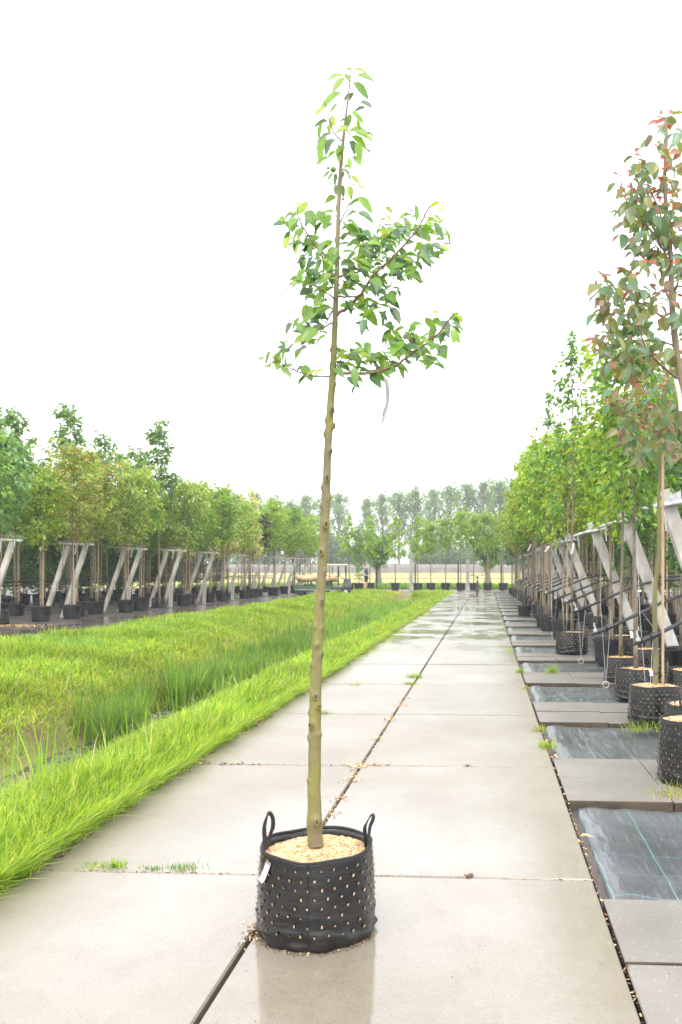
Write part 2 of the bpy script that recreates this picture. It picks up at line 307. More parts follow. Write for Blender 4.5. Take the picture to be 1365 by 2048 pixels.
def trunk_mat():
    m, n, b = mat('mossy_smooth_bark'); tc = N(n, 'ShaderNodeTexCoord'); O = tc.outputs['Object']
    mp = N(n, 'ShaderNodeMapping'); mp.inputs['Scale'].default_value = (1, 1, .28); n.links.new(O, mp.inputs[0])
    t = N(n, 'ShaderNodeTexNoise'); t.inputs['Scale'].default_value = 16; t.inputs['Detail'].default_value = 9; t.inputs['Roughness'].default_value = .62; n.links.new(mp.outputs[0], t.inputs['Vector'])
    r = ramp(n, [(.34, (.14, .115, .07)), (.5, (.165, .15, .055)), (.66, (.19, .19, .045))]); n.links.new(t.outputs[0], r.inputs[0])
    s = N(n, 'ShaderNodeTexNoise'); s.inputs['Scale'].default_value = 4; s.inputs['Detail'].default_value = 6
    mp2 = N(n, 'ShaderNodeMapping'); mp2.inputs['Scale'].default_value = (1.5, 1.5, .7); n.links.new(O, mp2.inputs[0]); n.links.new(mp2.outputs[0], s.inputs['Vector'])
    sr = ramp(n, [(.56, (0, 0, 0)), (.66, (1, 1, 1))]); n.links.new(s.outputs[0], sr.inputs[0])
    mx = N(n, 'ShaderNodeMix', data_type='RGBA'); n.links.new(sr.outputs[0], mx.inputs[0]); n.links.new(r.outputs[0], mx.inputs[6]); mx.inputs[7].default_value = (.15, .115, .085, 1)
    lv = N(n, 'ShaderNodeTexVoronoi'); lv.inputs['Scale'].default_value = 60; lm_ = N(n, 'ShaderNodeMapping'); lm_.inputs['Scale'].default_value = (.5, .5, 1.6); n.links.new(O, lm_.inputs[0]); n.links.new(lm_.outputs[0], lv.inputs['Vector'])
    lr = ramp(n, [(.10, (.45, .42, .38)), (.20, (1, 1, 1))]); n.links.new(lv.outputs['Distance'], lr.inputs[0])
    lx = N(n, 'ShaderNodeMix', data_type='RGBA', blend_type='MULTIPLY'); lx.inputs[0].default_value = .8; n.links.new(mx.outputs[2], lx.inputs[6]); n.links.new(lr.outputs[0], lx.inputs[7]); mx = lx
    # higher up the bark turns grey-brown, free of algae
    sep = N(n, 'ShaderNodeSeparateXYZ'); n.links.new(O, sep.inputs[0]); mr = N(n, 'ShaderNodeMapRange')
    mr.inputs[1].default_value = 1.9; mr.inputs[2].default_value = 2.8; n.links.new(sep.outputs[2], mr.inputs[0])
    mx3 = N(n, 'ShaderNodeMix', data_type='RGBA'); n.links.new(mr.outputs[0], mx3.inputs[0]); n.links.new(mx.outputs[2], mx3.inputs[6]); mx3.inputs[7].default_value = (.20, .155, .11, 1)
    at = N(n, 'ShaderNodeAttribute'); at.attribute_name = 'col'
    mx4 = N(n, 'ShaderNodeMix', data_type='RGBA', blend_type='MULTIPLY'); mx4.inputs[0].default_value = 1; n.links.new(mx3.outputs[2], mx4.inputs[6]); n.links.new(at.outputs['Color'], mx4.inputs[7])
    n.links.new(mx4.outputs[2], b.inputs['Base Color']); b.inputs['Roughness'].default_value = .62; b.inputs['Specular IOR Level'].default_value = .35
    bp = N(n, 'ShaderNodeBump'); bp.inputs['Strength'].default_value = .45; bp.inputs['Distance'].default_value = .006; n.links.new(t.outputs[0], bp.inputs['Height']); n.links.new(bp.outputs[0], b.inputs['Normal'])
    return m
M['trunk'] = trunk_mat()
def glass_mat(name):
    m, n, b = mat(name); b.inputs['Transmission Weight'].default_value = 1; b.inputs['Roughness'].default_value = .05; b.inputs['IOR'].default_value = 1.05
    b.inputs['Base Color'].default_value = (.75, .85, .8, 1); return m

# ------------------------------------------------------------------ leaf clouds
def leaf_arrays(pos, d, size, colr, rng, rich, width=.48, fold=.25, droop=.25, updir=None, sag=0.):
    """returns V, faces(list of arrays), col for a cloud of leaves"""
    n = len(pos); d = d / (np.linalg.norm(d, axis=1)[:, None] + 1e-9)
    up = np.tile(np.array((0, 0, 1.)), (n, 1)) + rng.normal(0, .45, (n, 3)) if updir is None else updir
    s = np.cross(d, up); s /= np.linalg.norm(s, axis=1)[:, None] + 1e-9
    nn = np.cross(s, d)
    if rich:
        ts = np.array([0, .22, .22, .22, .5, .5, .5, .8, .8, .8, 1.]); ws = np.array([0, -.38, 0, .38, -.5, 0, .5, -.30, 0, .30, 0]) * width
        hs = np.abs(ws) * fold * 2 - droop * ts ** 2
        wav = rng.normal(0, .03, (n, 11)) * (np.abs(ws) > 0)
        T = [(0, 1, 2), (0, 2, 3), (1, 4, 5, 2), (2, 5, 6, 3), (4, 7, 8, 5), (5, 8, 9, 6), (7, 10, 8), (8, 10, 9)]
    else:
        ts = np.array([0, .45, 1., .45]); ws = np.array([0, -.5, 0, .5]) * width; hs = np.array([0, fold * width, -droop * .6, fold * width]); wav = np.zeros((n, 4))
        T = [(0, 1, 2), (0, 2, 3)]
    k = len(ts); L = size[:, None, None]
    V = pos[:, None, :] + L * (ts[None, :, None] * d[:, None, :] + ws[None, :, None] * s[:, None, :] + (hs[None, :] + wav)[:, :, None] * nn[:, None, :])
    V[:, :, 2] -= sag * L[:, :, 0] * (ts[None, :] ** 2 - .35 * ts[None, :])
    V = V.reshape(-1, 3); C = np.repeat(colr, k, axis=0)
    base = np.arange(n) * k; Fc = []
    for t in T:
        Fc.extend((base[:, None] + np.array(t)[None, :]).tolist())
    return V, Fc, C
def pick(pal, n, rng, jit=.18):
    pal = np.array(pal, float); wts = pal[:, 3] / pal[:, 3].sum(); i = rng.choice(len(pal), n, p=wts)
    c = pal[i, :3] * (1 + rng.normal(0, jit, (n, 1))); return np.clip(c, .004, .9)
def crown_mesh(name, seed, H, z0, r, n, ls, pal, prof='oval', nb=26, elev=(25, 55), jit=.09, droop=.5, rich=False, lm='leaf', bark='twig', gap=.0, trunk_r=.022, tip=None, thick=1.0):
    """branches and leaves of one crown, trunk axis at the origin"""
    rng = np.random.RandomState(seed); mb = MB(); pos = []; dr = []; isT = []
    for i in range(nb):
        t = (i + rng.rand() * .8) / nb; t = min(t, .985)
        z = z0 + (H - z0) * t * .93
        pf = {'oval': math.sin(math.pi * (.12 + .82 * t)) ** .7, 'cone': (1 - t) ** .75 + .12, 'col': .55 + .45 * math.sin(math.pi * (.1 + .85 * t)),
              'round': math.sqrt(max(0, 1 - (2 * min(t * 1.05, 1) - 1) ** 2)) * .9 + .15, 'vase': .25 + .8 * math.sin(math.pi * (.15 + .72 * t ** .8))}[prof]
        az = i * 2.399 + rng.rand() * .9; el = R(elev[0] + (elev[1] - elev[0]) * (.35 * rng.rand() + .65 * t)); L = r * pf * (.7 + .5 * rng.rand())
        dv = np.array((math.cos(az) * math.cos(el), math.sin(az) * math.cos(el), math.sin(el)))
        p0 = np.array((0, 0, z)); p1 = p0 + dv * L * .5 + rng.normal(0, .04 * L, 3); p2 = p0 + dv * L + np.array((0, 0, .18 * L)) + rng.normal(0, .07 * L, 3)
        mb.tube([p0, p1, p2], [trunk_r * .33 * thick, trunk_r * .22 * thick, trunk_r * .08], 3, 0, False)
        if rng.rand() < gap: continue
        m = max(3, int(n * (L / r) / (nb * .75)))
        u = rng.rand(m) ** .7; q = np.where(u[:, None] < .5, p0 + (p1 - p0) * (u[:, None] * 2), p1 + (p2 - p1) * (u[:, None] * 2 - 1))
        # leaves gather round side shoots, leaving gaps between
        k = max(2, m // 14); cen = rng.randint(0, m, k); lab = rng.randint(0, k, m); q = q[cen[lab]] * .72 + q * .28 + rng.normal(0, jit, (k, 3))[lab] + rng.normal(0, jit * .55, (m, 3))
        pos.append(q); out = q * np.array((1, 1, 0)); out /= np.linalg.norm(out, axis=1)[:, None] + 1e-6
        dd = out * .8 + rng.normal(0, .5, (m, 3)); dd[:, 2] -= droop; dr.append(dd); isT.append(u)
    # leader
    m = int(n * .05) + 4; q = np.zeros((m, 3)); q[:, 2] = H - rng.rand(m) * (H - z0) * .2; q += rng.normal(0, jit * .6, (m, 3)); pos.append(q)
    dd = rng.normal(0, .6, (m, 3)); dd[:, 2] -= droop * .5; dr.append(dd); isT.append(np.ones(m))
    pos = np.vstack(pos); dr = np.vstack(dr); isT = np.concatenate(isT); nl = len(pos)
    c = pick(pal, nl, rng)
    if tip is not None:
        sel = (isT > .82) & (rng.rand(nl) < .75); c[sel] = pick(tip, sel.sum(), rng)
    V, Fc, C = leaf_arrays(pos, dr, ls * (.7 + .6 * rng.rand(nl)), c, rng, rich, width=.55)
    nv = len(mb.v); allV = np.vstack([np.array(mb.v), V]); allF = mb.f + [tuple(i + nv for i in f) for f in Fc]
    mi = [0] * len(mb.f) + [1] * len(Fc); cc = np.vstack([np.ones((nv, 3)), C])
    return mk(name, allV, allF, [M[bark], M[lm]], mi, cc, rich, link=False)
def trunk_mesh(name, seed, H, r, bend=.05, n=7, m='bark', flare=1.3):
    rng = np.random.RandomState(seed); pts = []; rad = []
    k = 12; ph = rng.rand(4) * 6.28
    for i in range(k + 1):
        t = i / k; z = H * t
        pts.append((bend * t * math.sin(3 * t + ph[0]) + .012 * math.sin(9 * t + ph[1]), bend * t * math.sin(2.5 * t + ph[2]), z)); rad.append(r * (1 - .85 * t ** 1.2) * (flare if i == 0 else 1))
    mb = MB(); mb.tube(pts, rad, n, 0, True); return mb.build(name, M[m], smooth=True, link=False)
G = lambda *a: a
PAL = {
 'bright': [(.24, .38, .04, 3), (.16, .31, .035, 3), (.32, .40, .05, 1.5), (.09, .19, .03, 1)],
 'green': [(.12, .25, .04, 3), (.17, .32, .05, 2), (.07, .16, .035, 1.5), (.22, .32, .05, .7)],
 'dark': [(.055, .13, .035, 3), (.09, .19, .045, 2), (.035, .08, .025, 1)],
 'bluish': [(.15, .29, .09, 3), (.18, .32, .10, 2), (.08, .17, .06, 1.5)],
 'maple': [(.10, .20, .065, 3), (.15, .27, .075, 2), (.20, .32, .07, 1)],
 'orange': [(.34, .22, .09, .5), (.26, .32, .06, 3), (.36, .28, .09, 1), (.15, .24, .05, 2)],
 'olive': [(.25, .36, .06, 3), (.16, .25, .05, 2), (.32, .38, .09, 1.5)],
 'cream': [(.58, .57, .32, 4), (.34, .40, .15, 2), (.14, .24, .06, 1)],
 'purple': [(.055, .03, .04, 3), (.09, .05, .055, 2), (.03, .02, .025, 1)],
 'red': [(.12, .165, .065, 3), (.10, .19, .105, 3), (.19, .19, .06, 2), (.18, .12, .08, 1)],
 'redtip': [(.27, .07, .05, 3), (.26, .12, .07, 1)],
 'poplar': [(.12, .25, .05, 3), (.18, .32, .065, 2), (.08, .17, .045, 2)],
 'yellow': [(.30, .40, .05, 3), (.22, .34, .04, 3), (.12, .23, .03, 2)],
 'hero': [(.11, .23, .035, 4), (.075, .165, .05, 2), (.16, .30, .03, 3)],
 'herotip': [(.26, .36, .02, 3), (.17, .29, .025, 2)],
}
#SECTION_STRUCTURE
# ------------------------------------------------------------------ ground, banks, ditch, roads
def bank_z(X):
    xs = [-400, -12, -8.0, -7.5, -6.6, -5.8, -5.2, -4.98, -4.4, -3.95, -3.4, -2.8, -2.3, -1.98, -1.9, 400]
    zs = [-.05, -.05, -.03, 0.0, -.05, -.19, -.48, -.90, -1.05, -.90, -.52, -.19, -.05, -.03, -.07, -.07]
    return np.interp(X, xs, zs)
def field_rise(Y): return np.interp(Y, [0, 58, 75, 150, 3000], [0, 0, .15, .95, 1.3])
def terrain_z(X, Y):
    b = bank_z(X); fl = np.where(X < -1.9, np.where(X > -8.7, 0.0, -.05), -.07)
    k = np.clip((Y - 44) / 3.0, 0, 1); k = k * k * (3 - 2 * k)
    z = b * (1 - k) + (np.where((X < -1.95) & (X > -8.6), -.03, fl)) * k
    wob = sn(X * 1.3, Y * .9, 3) * np.where(X < -4.8, .075, .04) * np.where((X < -2.1) & (X > -8.4), 1, 0)
    return z + wob * (1 - k) + field_rise(Y)
xs = np.unique(np.concatenate([np.linspace(-9, -1.9, 60), [-1.88, -1.5, 0, 2, 5, 10, 20, 50, 150, 500], [-9.5, -12, -16, -25, -50, -150, -500]]))
ys = np.unique(np.concatenate([np.linspace(-4, 50, 150), [52, 56, 60, 68, 75, 100, 150, 250, 500, 1500, -20]]))
XX, YY = np.meshgrid(xs, ys); ZZ = terrain_z(XX, YY)
def gridfaces(nx, ny): return [(j * nx + i, j * nx + i + 1, (j + 1) * nx + i + 1, (j + 1) * nx + i) for j in range(ny - 1) for i in range(nx - 1)]
V = np.stack([XX.ravel(), YY.ravel(), ZZ.ravel()], 1)
gf = gridfaces(len(xs), len(ys)); cen = V[np.array(gf)[:, 0]]
gmi = np.where((cen[:, 0] > -8.8) & (cen[:, 0] < -1.95) & (cen[:, 1] < 50), 1, np.where(cen[:, 1] > 57, 2, 0))
tag(mk('ground', V, gf, [M['soil'], M['bank'], M['field']], gmi, None, True), kind='structure')
def sheet(name, x0, x1, y0, y1, z, m, nx=2, ny=2, fz=None, kind='structure', parent=None):
    X_, Y_ = np.meshgrid(np.linspace(x0, x1, nx), np.linspace(y0, y1, ny)); Z_ = np.full_like(X_, z) if fz is None else fz(X_, Y_)
    return tag(mk(name, np.stack([X_.ravel(), Y_.ravel(), Z_.ravel()], 1), gridfaces(nx, ny), m, smooth=True, parent=parent), kind=kind)
mw = noisemat('ditch_water_surface', (.03, .03, .018), (.10, .12, .05), 9, (.06, .7), 8, bump=.25, bscale=25, pos=(.46, .54))
M['water'] = mw
sheet('ditch_water', -5.3, -3.5, -3, 46.5, -.86, mw)
# far yard: wet dark road on the left, light edge strip
sheet('road', -10.7, -8.05, 4, 60, -.028, M['road'])
sheet('road_edge', -8.048, -7.45, 4, 60, -.022, M['roadedge'])
sheet('nursery_ground', -60, -10.7, 0, 60, -.030, M['nursery'])
sheet('cross_road', -8.5, 12, 50.2, 55.6, -.010, M['roadedge'])
sheet('nursery_ground', .45, 40, 1, 50, -.050, M['nursery'])

# concrete slab path, two columns
rng = np.random.RandomState(5); mb = MB()
Y0s = 3.31 + .05
rows = [(-2.04, -.812), (-.796, .4275)]
for ci, (xa, xb) in enumerate(rows):
    for k in range(-1, 25):
        L = 1.91; ya = Y0s + (k - 1) * L + (0 if ci else -.015) + .006; yb = ya + L - (.012 if k < 2 else .022)
        if ya > 49: continue
        zz = rng.normal(0, .0015); tx = rng.normal(0, .0008); ty = rng.normal(0, .0008)
        if k > 4: zz += .008
        b = .006; h = .1
        P8 = []
        for zt, ins in ((-h, 0), (-b, 0), (0, b)):
            for (x_, y_) in ((xa + ins, ya + ins), (xb - ins, ya + ins), (xb - ins, yb - ins), (xa + ins, yb - ins)):
                P8.append((x_, y_, zt + zz + (x_ - xa) * tx + (y_ - ya) * ty))
        Fq = [(8, 9, 10, 11)]
        for l in (0, 4):
            for i in range(4): Fq.append((l + i, l + (i + 1) % 4, l + 4 + (i + 1) % 4, l + 4 + i))
        mb.add(P8, Fq)
o = mb.build('path', M['slab']); tag(o, kind='structure')
# worn mud and leaf litter along the grass edge of the path is left to real debris below

# paving tiles and cloth strips on the right side of the path
per = 2.37; mb = MB(); tiles_y = []
for k in range(-2, 20):
    yt = 4.52 + per * (k - 1)
    for j in range(2 if k > -1 else 3):
        for i in range(2):
            xa = .444 + i * .572; ya = yt + j * .52
            zz = rng.normal(-.004, .003)
            if j == 2 and ya + .5 > yt + 1.04: pass
            mb.box((xa + .284, ya + .258, zz - .03), (.566, .512, .06))
    tiles_y.append(yt)
tl = mb.build('paving', [M['tile'], M['soil']]); tl.data.polygons.foreach_set('material_index', [0 if p.normal.z > .5 else 1 for p in tl.data.polygons]); tag(tl, kind='structure')
bv = tl.modifiers.new('bevel', 'BEVEL'); bv.width = .004; bv.segments = 1
ORD = ['first', 'second', 'third', 'fourth', 'fifth', 'sixth', 'seventh', 'eighth', 'ninth', 'tenth', 'eleventh', 'twelfth', 'thirteenth', 'fourteenth', 'fifteenth', 'sixteenth', 'seventeenth', 'eighteenth', 'nineteenth', 'twentieth', 'twenty-first', 'twenty-second', 'twenty-third', 'twenty-fourth', 'twenty-fifth', 'twenty-sixth', 'twenty-seventh', 'twenty-eighth', 'twenty-ninth', 'thirtieth'] + ['later'] * 40
for k in range(0, 19):
    ya = 3.21 + per * k + .01; yb = ya + 1.28
    nx, ny = (70, 60) if k < 3 else (24, 14)
    def fz(X_, Y_, k=k, ya=ya, yb=yb):
        z = -.032 + .006 * sn(X_ * 7 - Y_ * 2.5, Y_ * 1.6, 20 + k) + .0035 * sn(X_ * 22 - Y_ * 9, Y_ * 4, 40 + k)
        z = z + .014 * np.exp(-((X_ - .56) / .07) ** 2) - .06 * np.clip((.50 - X_) / .05, 0, 1)
        z = z - .012 * np.exp(-((Y_ - ya) / .05) ** 2) - .01 * np.exp(-((Y_ - yb) / .04) ** 2)
        return z
    X_, Y_ = np.meshgrid(np.linspace(.448, 2.3 if k < 4 else 1.75, nx), np.linspace(ya, yb, ny))
    Z_ = fz(X_, Y_); X2 = X_ + .018 * sn(Y_ * 6, X_ * 0, 60 + k) * np.clip((.6 - X_) / .15, 0, 1)
    o = mk('ground_cloth', np.stack([X2.ravel(), Y_.ravel(), Z_.ravel()], 1), gridfaces(nx, ny), M['cloth'], smooth=True)
    lab = ['wrinkled black ground cloth with a full green thread grid between grey tiles', 'black ground cloth strip with a grass tuft beside the wire anchor', 'shiny black ground cloth strip with an iron ring on it beside the bags'][k] if k < 3 else ('%s black ground cloth strip between tile rows along the path' % ORD[k] if k < 9 else 'distant wet black ground cloth strip between tile rows')
    tag(o, lab, 'ground cloth', 'ground cloth strips between the tiles')

# wall, field edge and far poplars
mbw = MB()
wy = 150
for i in range(-26, 22):
    mbw.box((i * 8 + 4, wy, 1.15), (7.9, .3, 1.5), 0); mbw.box((i * 8 + 4, wy + 1.2, 2.15), (8.0, 2.2, .75), 1)
    mbw.box((i * 8, wy - .2, 1.2), (.3, .3, 1.7), 1)
wl = mbw.build('boundary_wall', [M['wall'], M['walllight']]); tag(wl, 'long low grey concrete wall beyond the hay field', 'wall')

# ------------------------------------------------------------------ grass
def blades(name, X, Y, Z, h, wd, pal, seed, lean=.5, label=None, kind='stuff', bias=(0, 0), curve=1.0, parent=None, colmod=None):
    rng = np.random.RandomState(seed); n = len(X)
    a = rng.rand(n) * 6.283; l = np.abs(rng.normal(0, lean, n)) + .05
    dx = np.cos(a) * l + bias[0]; dy = np.sin(a) * l + bias[1]
    sa = rng.rand(n) * 6.283; sx, sy = np.cos(sa) * wd / 2, np.sin(sa) * wd / 2
    V = np.zeros((n, 7, 3)); B = np.stack([X, Y, Z], 1)
    for j, (t, wv) in enumerate(((0, 1), (.4, .9), (.75, .62))):
        c = B + np.stack([dx * h * t ** (1 + curve * .8), dy * h * t ** (1 + curve * .8), h * (t - .25 * curve * t * t * l)], 1)
        V[:, 2 * j] = c + np.stack([sx * wv, sy * wv, 0 * sx], 1); V[:, 2 * j + 1] = c - np.stack([sx * wv, sy * wv, 0 * sx], 1)
    V[:, 6] = B + np.stack([dx * h, dy * h, h * (1 - .25 * curve * l) - .02 * h], 1)
    base = np.arange(n)[:, None] * 7
    Fc = (base + np.array([[0, 1, 3, 2]])).tolist() + (base + np.array([[2, 3, 5, 4]])).tolist() + (base + np.array([[4, 5, 6]])).tolist()
    c = pick(pal, n, rng, .16)
    if colmod is not None: c = np.clip(c * colmod, .003, .8)
    C = np.repeat(c, 7, axis=0)
    o = mk(name, V.reshape(-1, 3), Fc, M['grass'], None, C, False, parent)
    return tag(o, label=label, kind=kind) if kind else o
GP = [(.25, .37, .04, 3), (.18, .31, .04, 3), (.38, .46, .07, 1.8), (.10, .19, .03, 1), (.42, .34, .14, .25)]
GD = [(.14, .26, .035, 3), (.10, .20, .03, 2), (.22, .33, .04, 1)]
GY = [(.30, .34, .06, 3), (.38, .33, .10, 2), (.20, .27, .04, 2)]
rng = np.random.RandomState(11)
def dsamp(n, d0, d1, p=1.1):
    u = rng.rand(n); q = 1 - p
    return (d0 ** q + u * (d1 ** q - d0 ** q)) ** (1 / q)
def inview(X, Y, mx=60):
    a = X * CT + Y * ST; D = Y * CT - X * ST; px = PX + F * a / np.maximum(D, .1); return (px > -mx) & (px < 1365 + mx) & (D > 1)
# near bank
n = 210000; D = dsamp(n, 2.6, 49, 1.35); X = -1.86 - (rng.rand(n) ** .8) * 2.35; Y = D
k = inview(X, Y, 90); X, Y = X[k], Y[k]; den = sn(X * 3, Y * 2, 8)
clump = .5 + .5 * sn(X * 5, Y * 4, 9)
X = np.where(X > -2.0, X - .12 * rng.rand(len(X)) * (sn(Y * 3, Y * 0, 12) * .5 + .5), X)
Z = terrain_z(X, Y)
edge = np.clip((X + 2.25) / .35, 0, 1)
h = (.08 + .13 * np.clip(clump, 0, 1) + .10 * rng.rand(len(X)) ** 2) * (1 - .30 * edge)
blades('grass', X, Y, Z - .01, h, (.0036 + .0009 * Y), GP, 21, .55, 'bright green grass on the ditch bank beside the concrete path', bias=(.16, -.05), curve=1.3, colmod=(1 + .22 * sn(X * 2.2, Y * 1.7, 91))[:, None])
n = 9000; Y = dsamp(n, 6, 40, 1.2); X = -3.8 - .35 * rng.rand(n); k = (sn(X * 2, Y * 2.2, 55) > -.1) & (Y > 8); X, Y = X[k], Y[k]
blades('grass', X, Y, np.maximum(terrain_z(X, Y), -.87), .16 + .16 * rng.rand(len(X)), .006 + .0006 * Y, GD + GY, 56, .5, 'mixed grass at the waterline of the ditch', curve=1.0)
n = 9000; Y = dsamp(n, 6, 40, 1.2); X = -4.9 - .5 * rng.rand(n); k = (sn(X * 2, Y * 2.2, 57) > .05) & (Y > 10); X, Y = X[k], Y[k]
blades('grass', X, Y, np.maximum(terrain_z(X, Y), -.87), .12 + .14 * rng.rand(len(X)), .006 + .0006 * Y, GD + GY, 58, .6, 'mixed grass under the far side of the ditch', curve=1.0)
# overhanging fringe at slab edge
n = 9000; Y = dsamp(n, 2.7, 30, 1.3); X = -1.93 + .02 * rng.normal(size=n) + .06 * sn(Y * 3, Y * 0, 33)
blades('grass', X, Y, -.02 + 0 * X, .10 + .09 * rng.rand(n), .003 + .0009 * Y, GP, 22, .5, 'grass fringe leaning over the slab edge', bias=(.6, -.1), curve=1.3)
# far bank, top crest lush
n = 200000; Y = dsamp(n, 7, 49, 1.25); X = -5.0 - rng.rand(n) ** .9 * 2.7
k = inview(X, Y, 60); X, Y = X[k], Y[k]; up = np.clip((-X - 5.3) / 1.3, 0, 1)
patch = sn(X * 1.6, Y * 1.1, 14); keep = rng.rand(len(X)) < np.clip(.30 + up * 1.1 + patch * .5 + np.clip((Y - 10) / 12, -.2, .3), .16, 1)
X, Y, up, patch = X[keep], Y[keep], up[keep], patch[keep]
Z = terrain_z(X, Y); cl2 = sn(X * 4, Y * 3, 44); h = (.06 + .17 * up * (.75 + .6 * np.clip(cl2, -.8, 1)) + .09 * rng.rand(len(X)) ** 2)
isd = (rng.rand(len(X)) < np.clip(.6 - up * .95, .02, .6))
for sel, pal, sd, lb in ((~isd, GP, 24, 'lush bright grass on the crest of the far ditch bank'), (isd, GY, 25, 'thin yellowing grass low on the far ditch bank')):
    blades('grass', X[sel], Y[sel], Z[sel] - .01, h[sel], (.0060 + .0009 * Y[sel]), pal, sd, .7, lb, bias=(.0, -.1), curve=1.3, colmod=(1 + .25 * sn(X[sel] * 1.7, Y[sel] * 1.3, 92))[:, None])
# bluish coarse clumps on the far bank near the frame edge
n = 12000; Y = 11 + 9 * rng.rand(n); X = -6.3 - 1.2 * rng.rand(n); k = (sn(X * 2.5, Y * 2, 18) > .05) & inview(X, Y); X, Y = X[k], Y[k]
blades('grass', X, Y, terrain_z(X, Y), .16 + .12 * rng.rand(len(X)), .014 + 0 * X, [(.10, .24, .06, 3), (.17, .34, .09, 2)], 26, .7, 'broad bluish grass clumps on the far bank', curve=1.6)
# taller loose stems and last year's straw sticking out of both banks
n = 2600; Y = dsamp(n, 3.2, 45, 1.2); X = np.where(rng.rand(n) < .5, -2.1 - 1.6 * rng.rand(n), -5.3 - 2.1 * rng.rand(n)); k = inview(X, Y); X, Y = X[k], Y[k]
blades('grass', X, Y, terrain_z(X, Y), .22 + .2 * rng.rand(len(X)), .004 + .0005 * Y, [(.24, .34, .06, 2), (.42, .36, .17, 1), (.14, .24, .05, 1)], 61, .6, 'loose taller stems and straw on the ditch banks', curve=1.6)
# reeds in the ditch
n = 42000; Y = dsamp(n, 6.5, 43, 1.2); X = -4.0 - .8 * rng.rand(n) + .2 * rng.normal(size=n)
dn = sn(X * 1.6, Y * .9, 30) - .1 + np.clip((Y - 10.5) / 2.5, -1.6, .5); k = (dn > .0) & inview(X, Y) ; X, Y = X[k], Y[k]
Z = np.maximum(terrain_z(X, Y), -.87)
blades('reeds', X, Y, Z, (.42 + .16 * sn(X * 2, Y * 1.5, 77) + .28 * rng.rand(len(X))), .005 + .0007 * Y, [(.09, .19, .055, 3), (.14, .27, .05, 2), (.22, .33, .05, 1.2)], 27, .2, 'upright dark green reeds standing in the ditch', curve=.5, colmod=(.95 + np.clip((Y - 18) / 30, 0, .4) + .25 * sn(X * 1.5, Y * 1.1, 78))[:, None] * np.array([[1.1, 1, .9]]))
n = 330; Y = dsamp(n, 6.2, 18, 1.01); X = -4.1 - .6 * rng.rand(n); k = (sn(X * 2, Y * 1.8, 31) > .35); X, Y = X[k], Y[k]
blades('reeds', X, Y, np.maximum(terrain_z(X, Y), -.87), .4 + .4 * rng.rand(len(X)), .016 + 0 * X, [(.17, .34, .03, 3), (.24, .40, .04, 1)], 28, .14, 'tall bright sword leaves rising from the ditch', curve=.3)
# field margin behind the back row
n = 16000; Y = 57 + 8 * rng.rand(n); X = -22 + 40 * rng.rand(n)
blades('grass', X, Y, terrain_z(X, Y), .25 + .2 * rng.rand(n), .05 + 0 * X, GD, 29, .4, 'rough green verge behind the fence')
#SECTION_HERO
# ------------------------------------------------------------------ bags and pots
def chips(mb, n, R_, z, rng, zf=None, s=.011, mound=.012):
    rr = R_ * np.sqrt(rng.rand(n)); a = rng.rand(n) * 6.283
    for i in range(n):
        x, y = rr[i] * math.cos(a[i]), rr[i] * math.sin(a[i]); zz = z + mound * (1 - (rr[i] / R_) ** 2) + .004 * rng.rand() + (zf(x, y) if zf else 0)
        L = s * (.4 + .9 * rng.rand()); W = L * (.25 + .4 * rng.rand()); b = rng.rand() * 6.28; t = rng.normal(0, .35, 2)
        u = np.array((math.cos(b), math.sin(b), t[0])) * L / 2; v = np.array((-math.sin(b), math.cos(b), t[1])) * W / 2; c = np.array((x, y, zz))
        q = rng.rand(); col = np.array((.70, .48, .29)) * (.65 + .5 * rng.rand()) if q > .06 else np.array((.30, .13, .06)) * (.6 + .7 * rng.rand())
        mb.add([c - u - v, c + u - v * .6, c + u * .9 + v, c - u * .8 + v], [(0, 1, 2, 3)], 0, np.clip(col, 0, .92))
def mulch_mesh(R_, z, seed, nchip, s=.011, mound=.012):
    rng = np.random.RandomState(seed); mb = MB(); nr, na = 7, 28; V = [(0, 0, z + mound)]; Fc = []; C = [(.62, .42, .22)]
    for i in range(1, nr + 1):
        for k in range(na):
            a = 2 * math.pi * k / na; r = R_ * i / nr; V.append((r * math.cos(a), r * math.sin(a), z + mound * (1 - (i / nr) ** 2) + .003 * rng.normal())); C.append(tuple(np.array((.66, .44, .22)) * (.8 + .35 * rng.rand())))
    for k in range(na): Fc.append((0, 1 + k, 1 + (k + 1) % na))
    for i in range(nr - 1):
        for k in range(na): a, b = 1 + i * na + k, 1 + i * na + (k + 1) % na; Fc.append((a, a + na, b + na, b))
    mb.add(V, Fc, 0, C); chips(mb, nchip, R_ * .985, z, rng, s=s, mound=mound)
    return mb.build('mulch', M['mulch'], link=False)
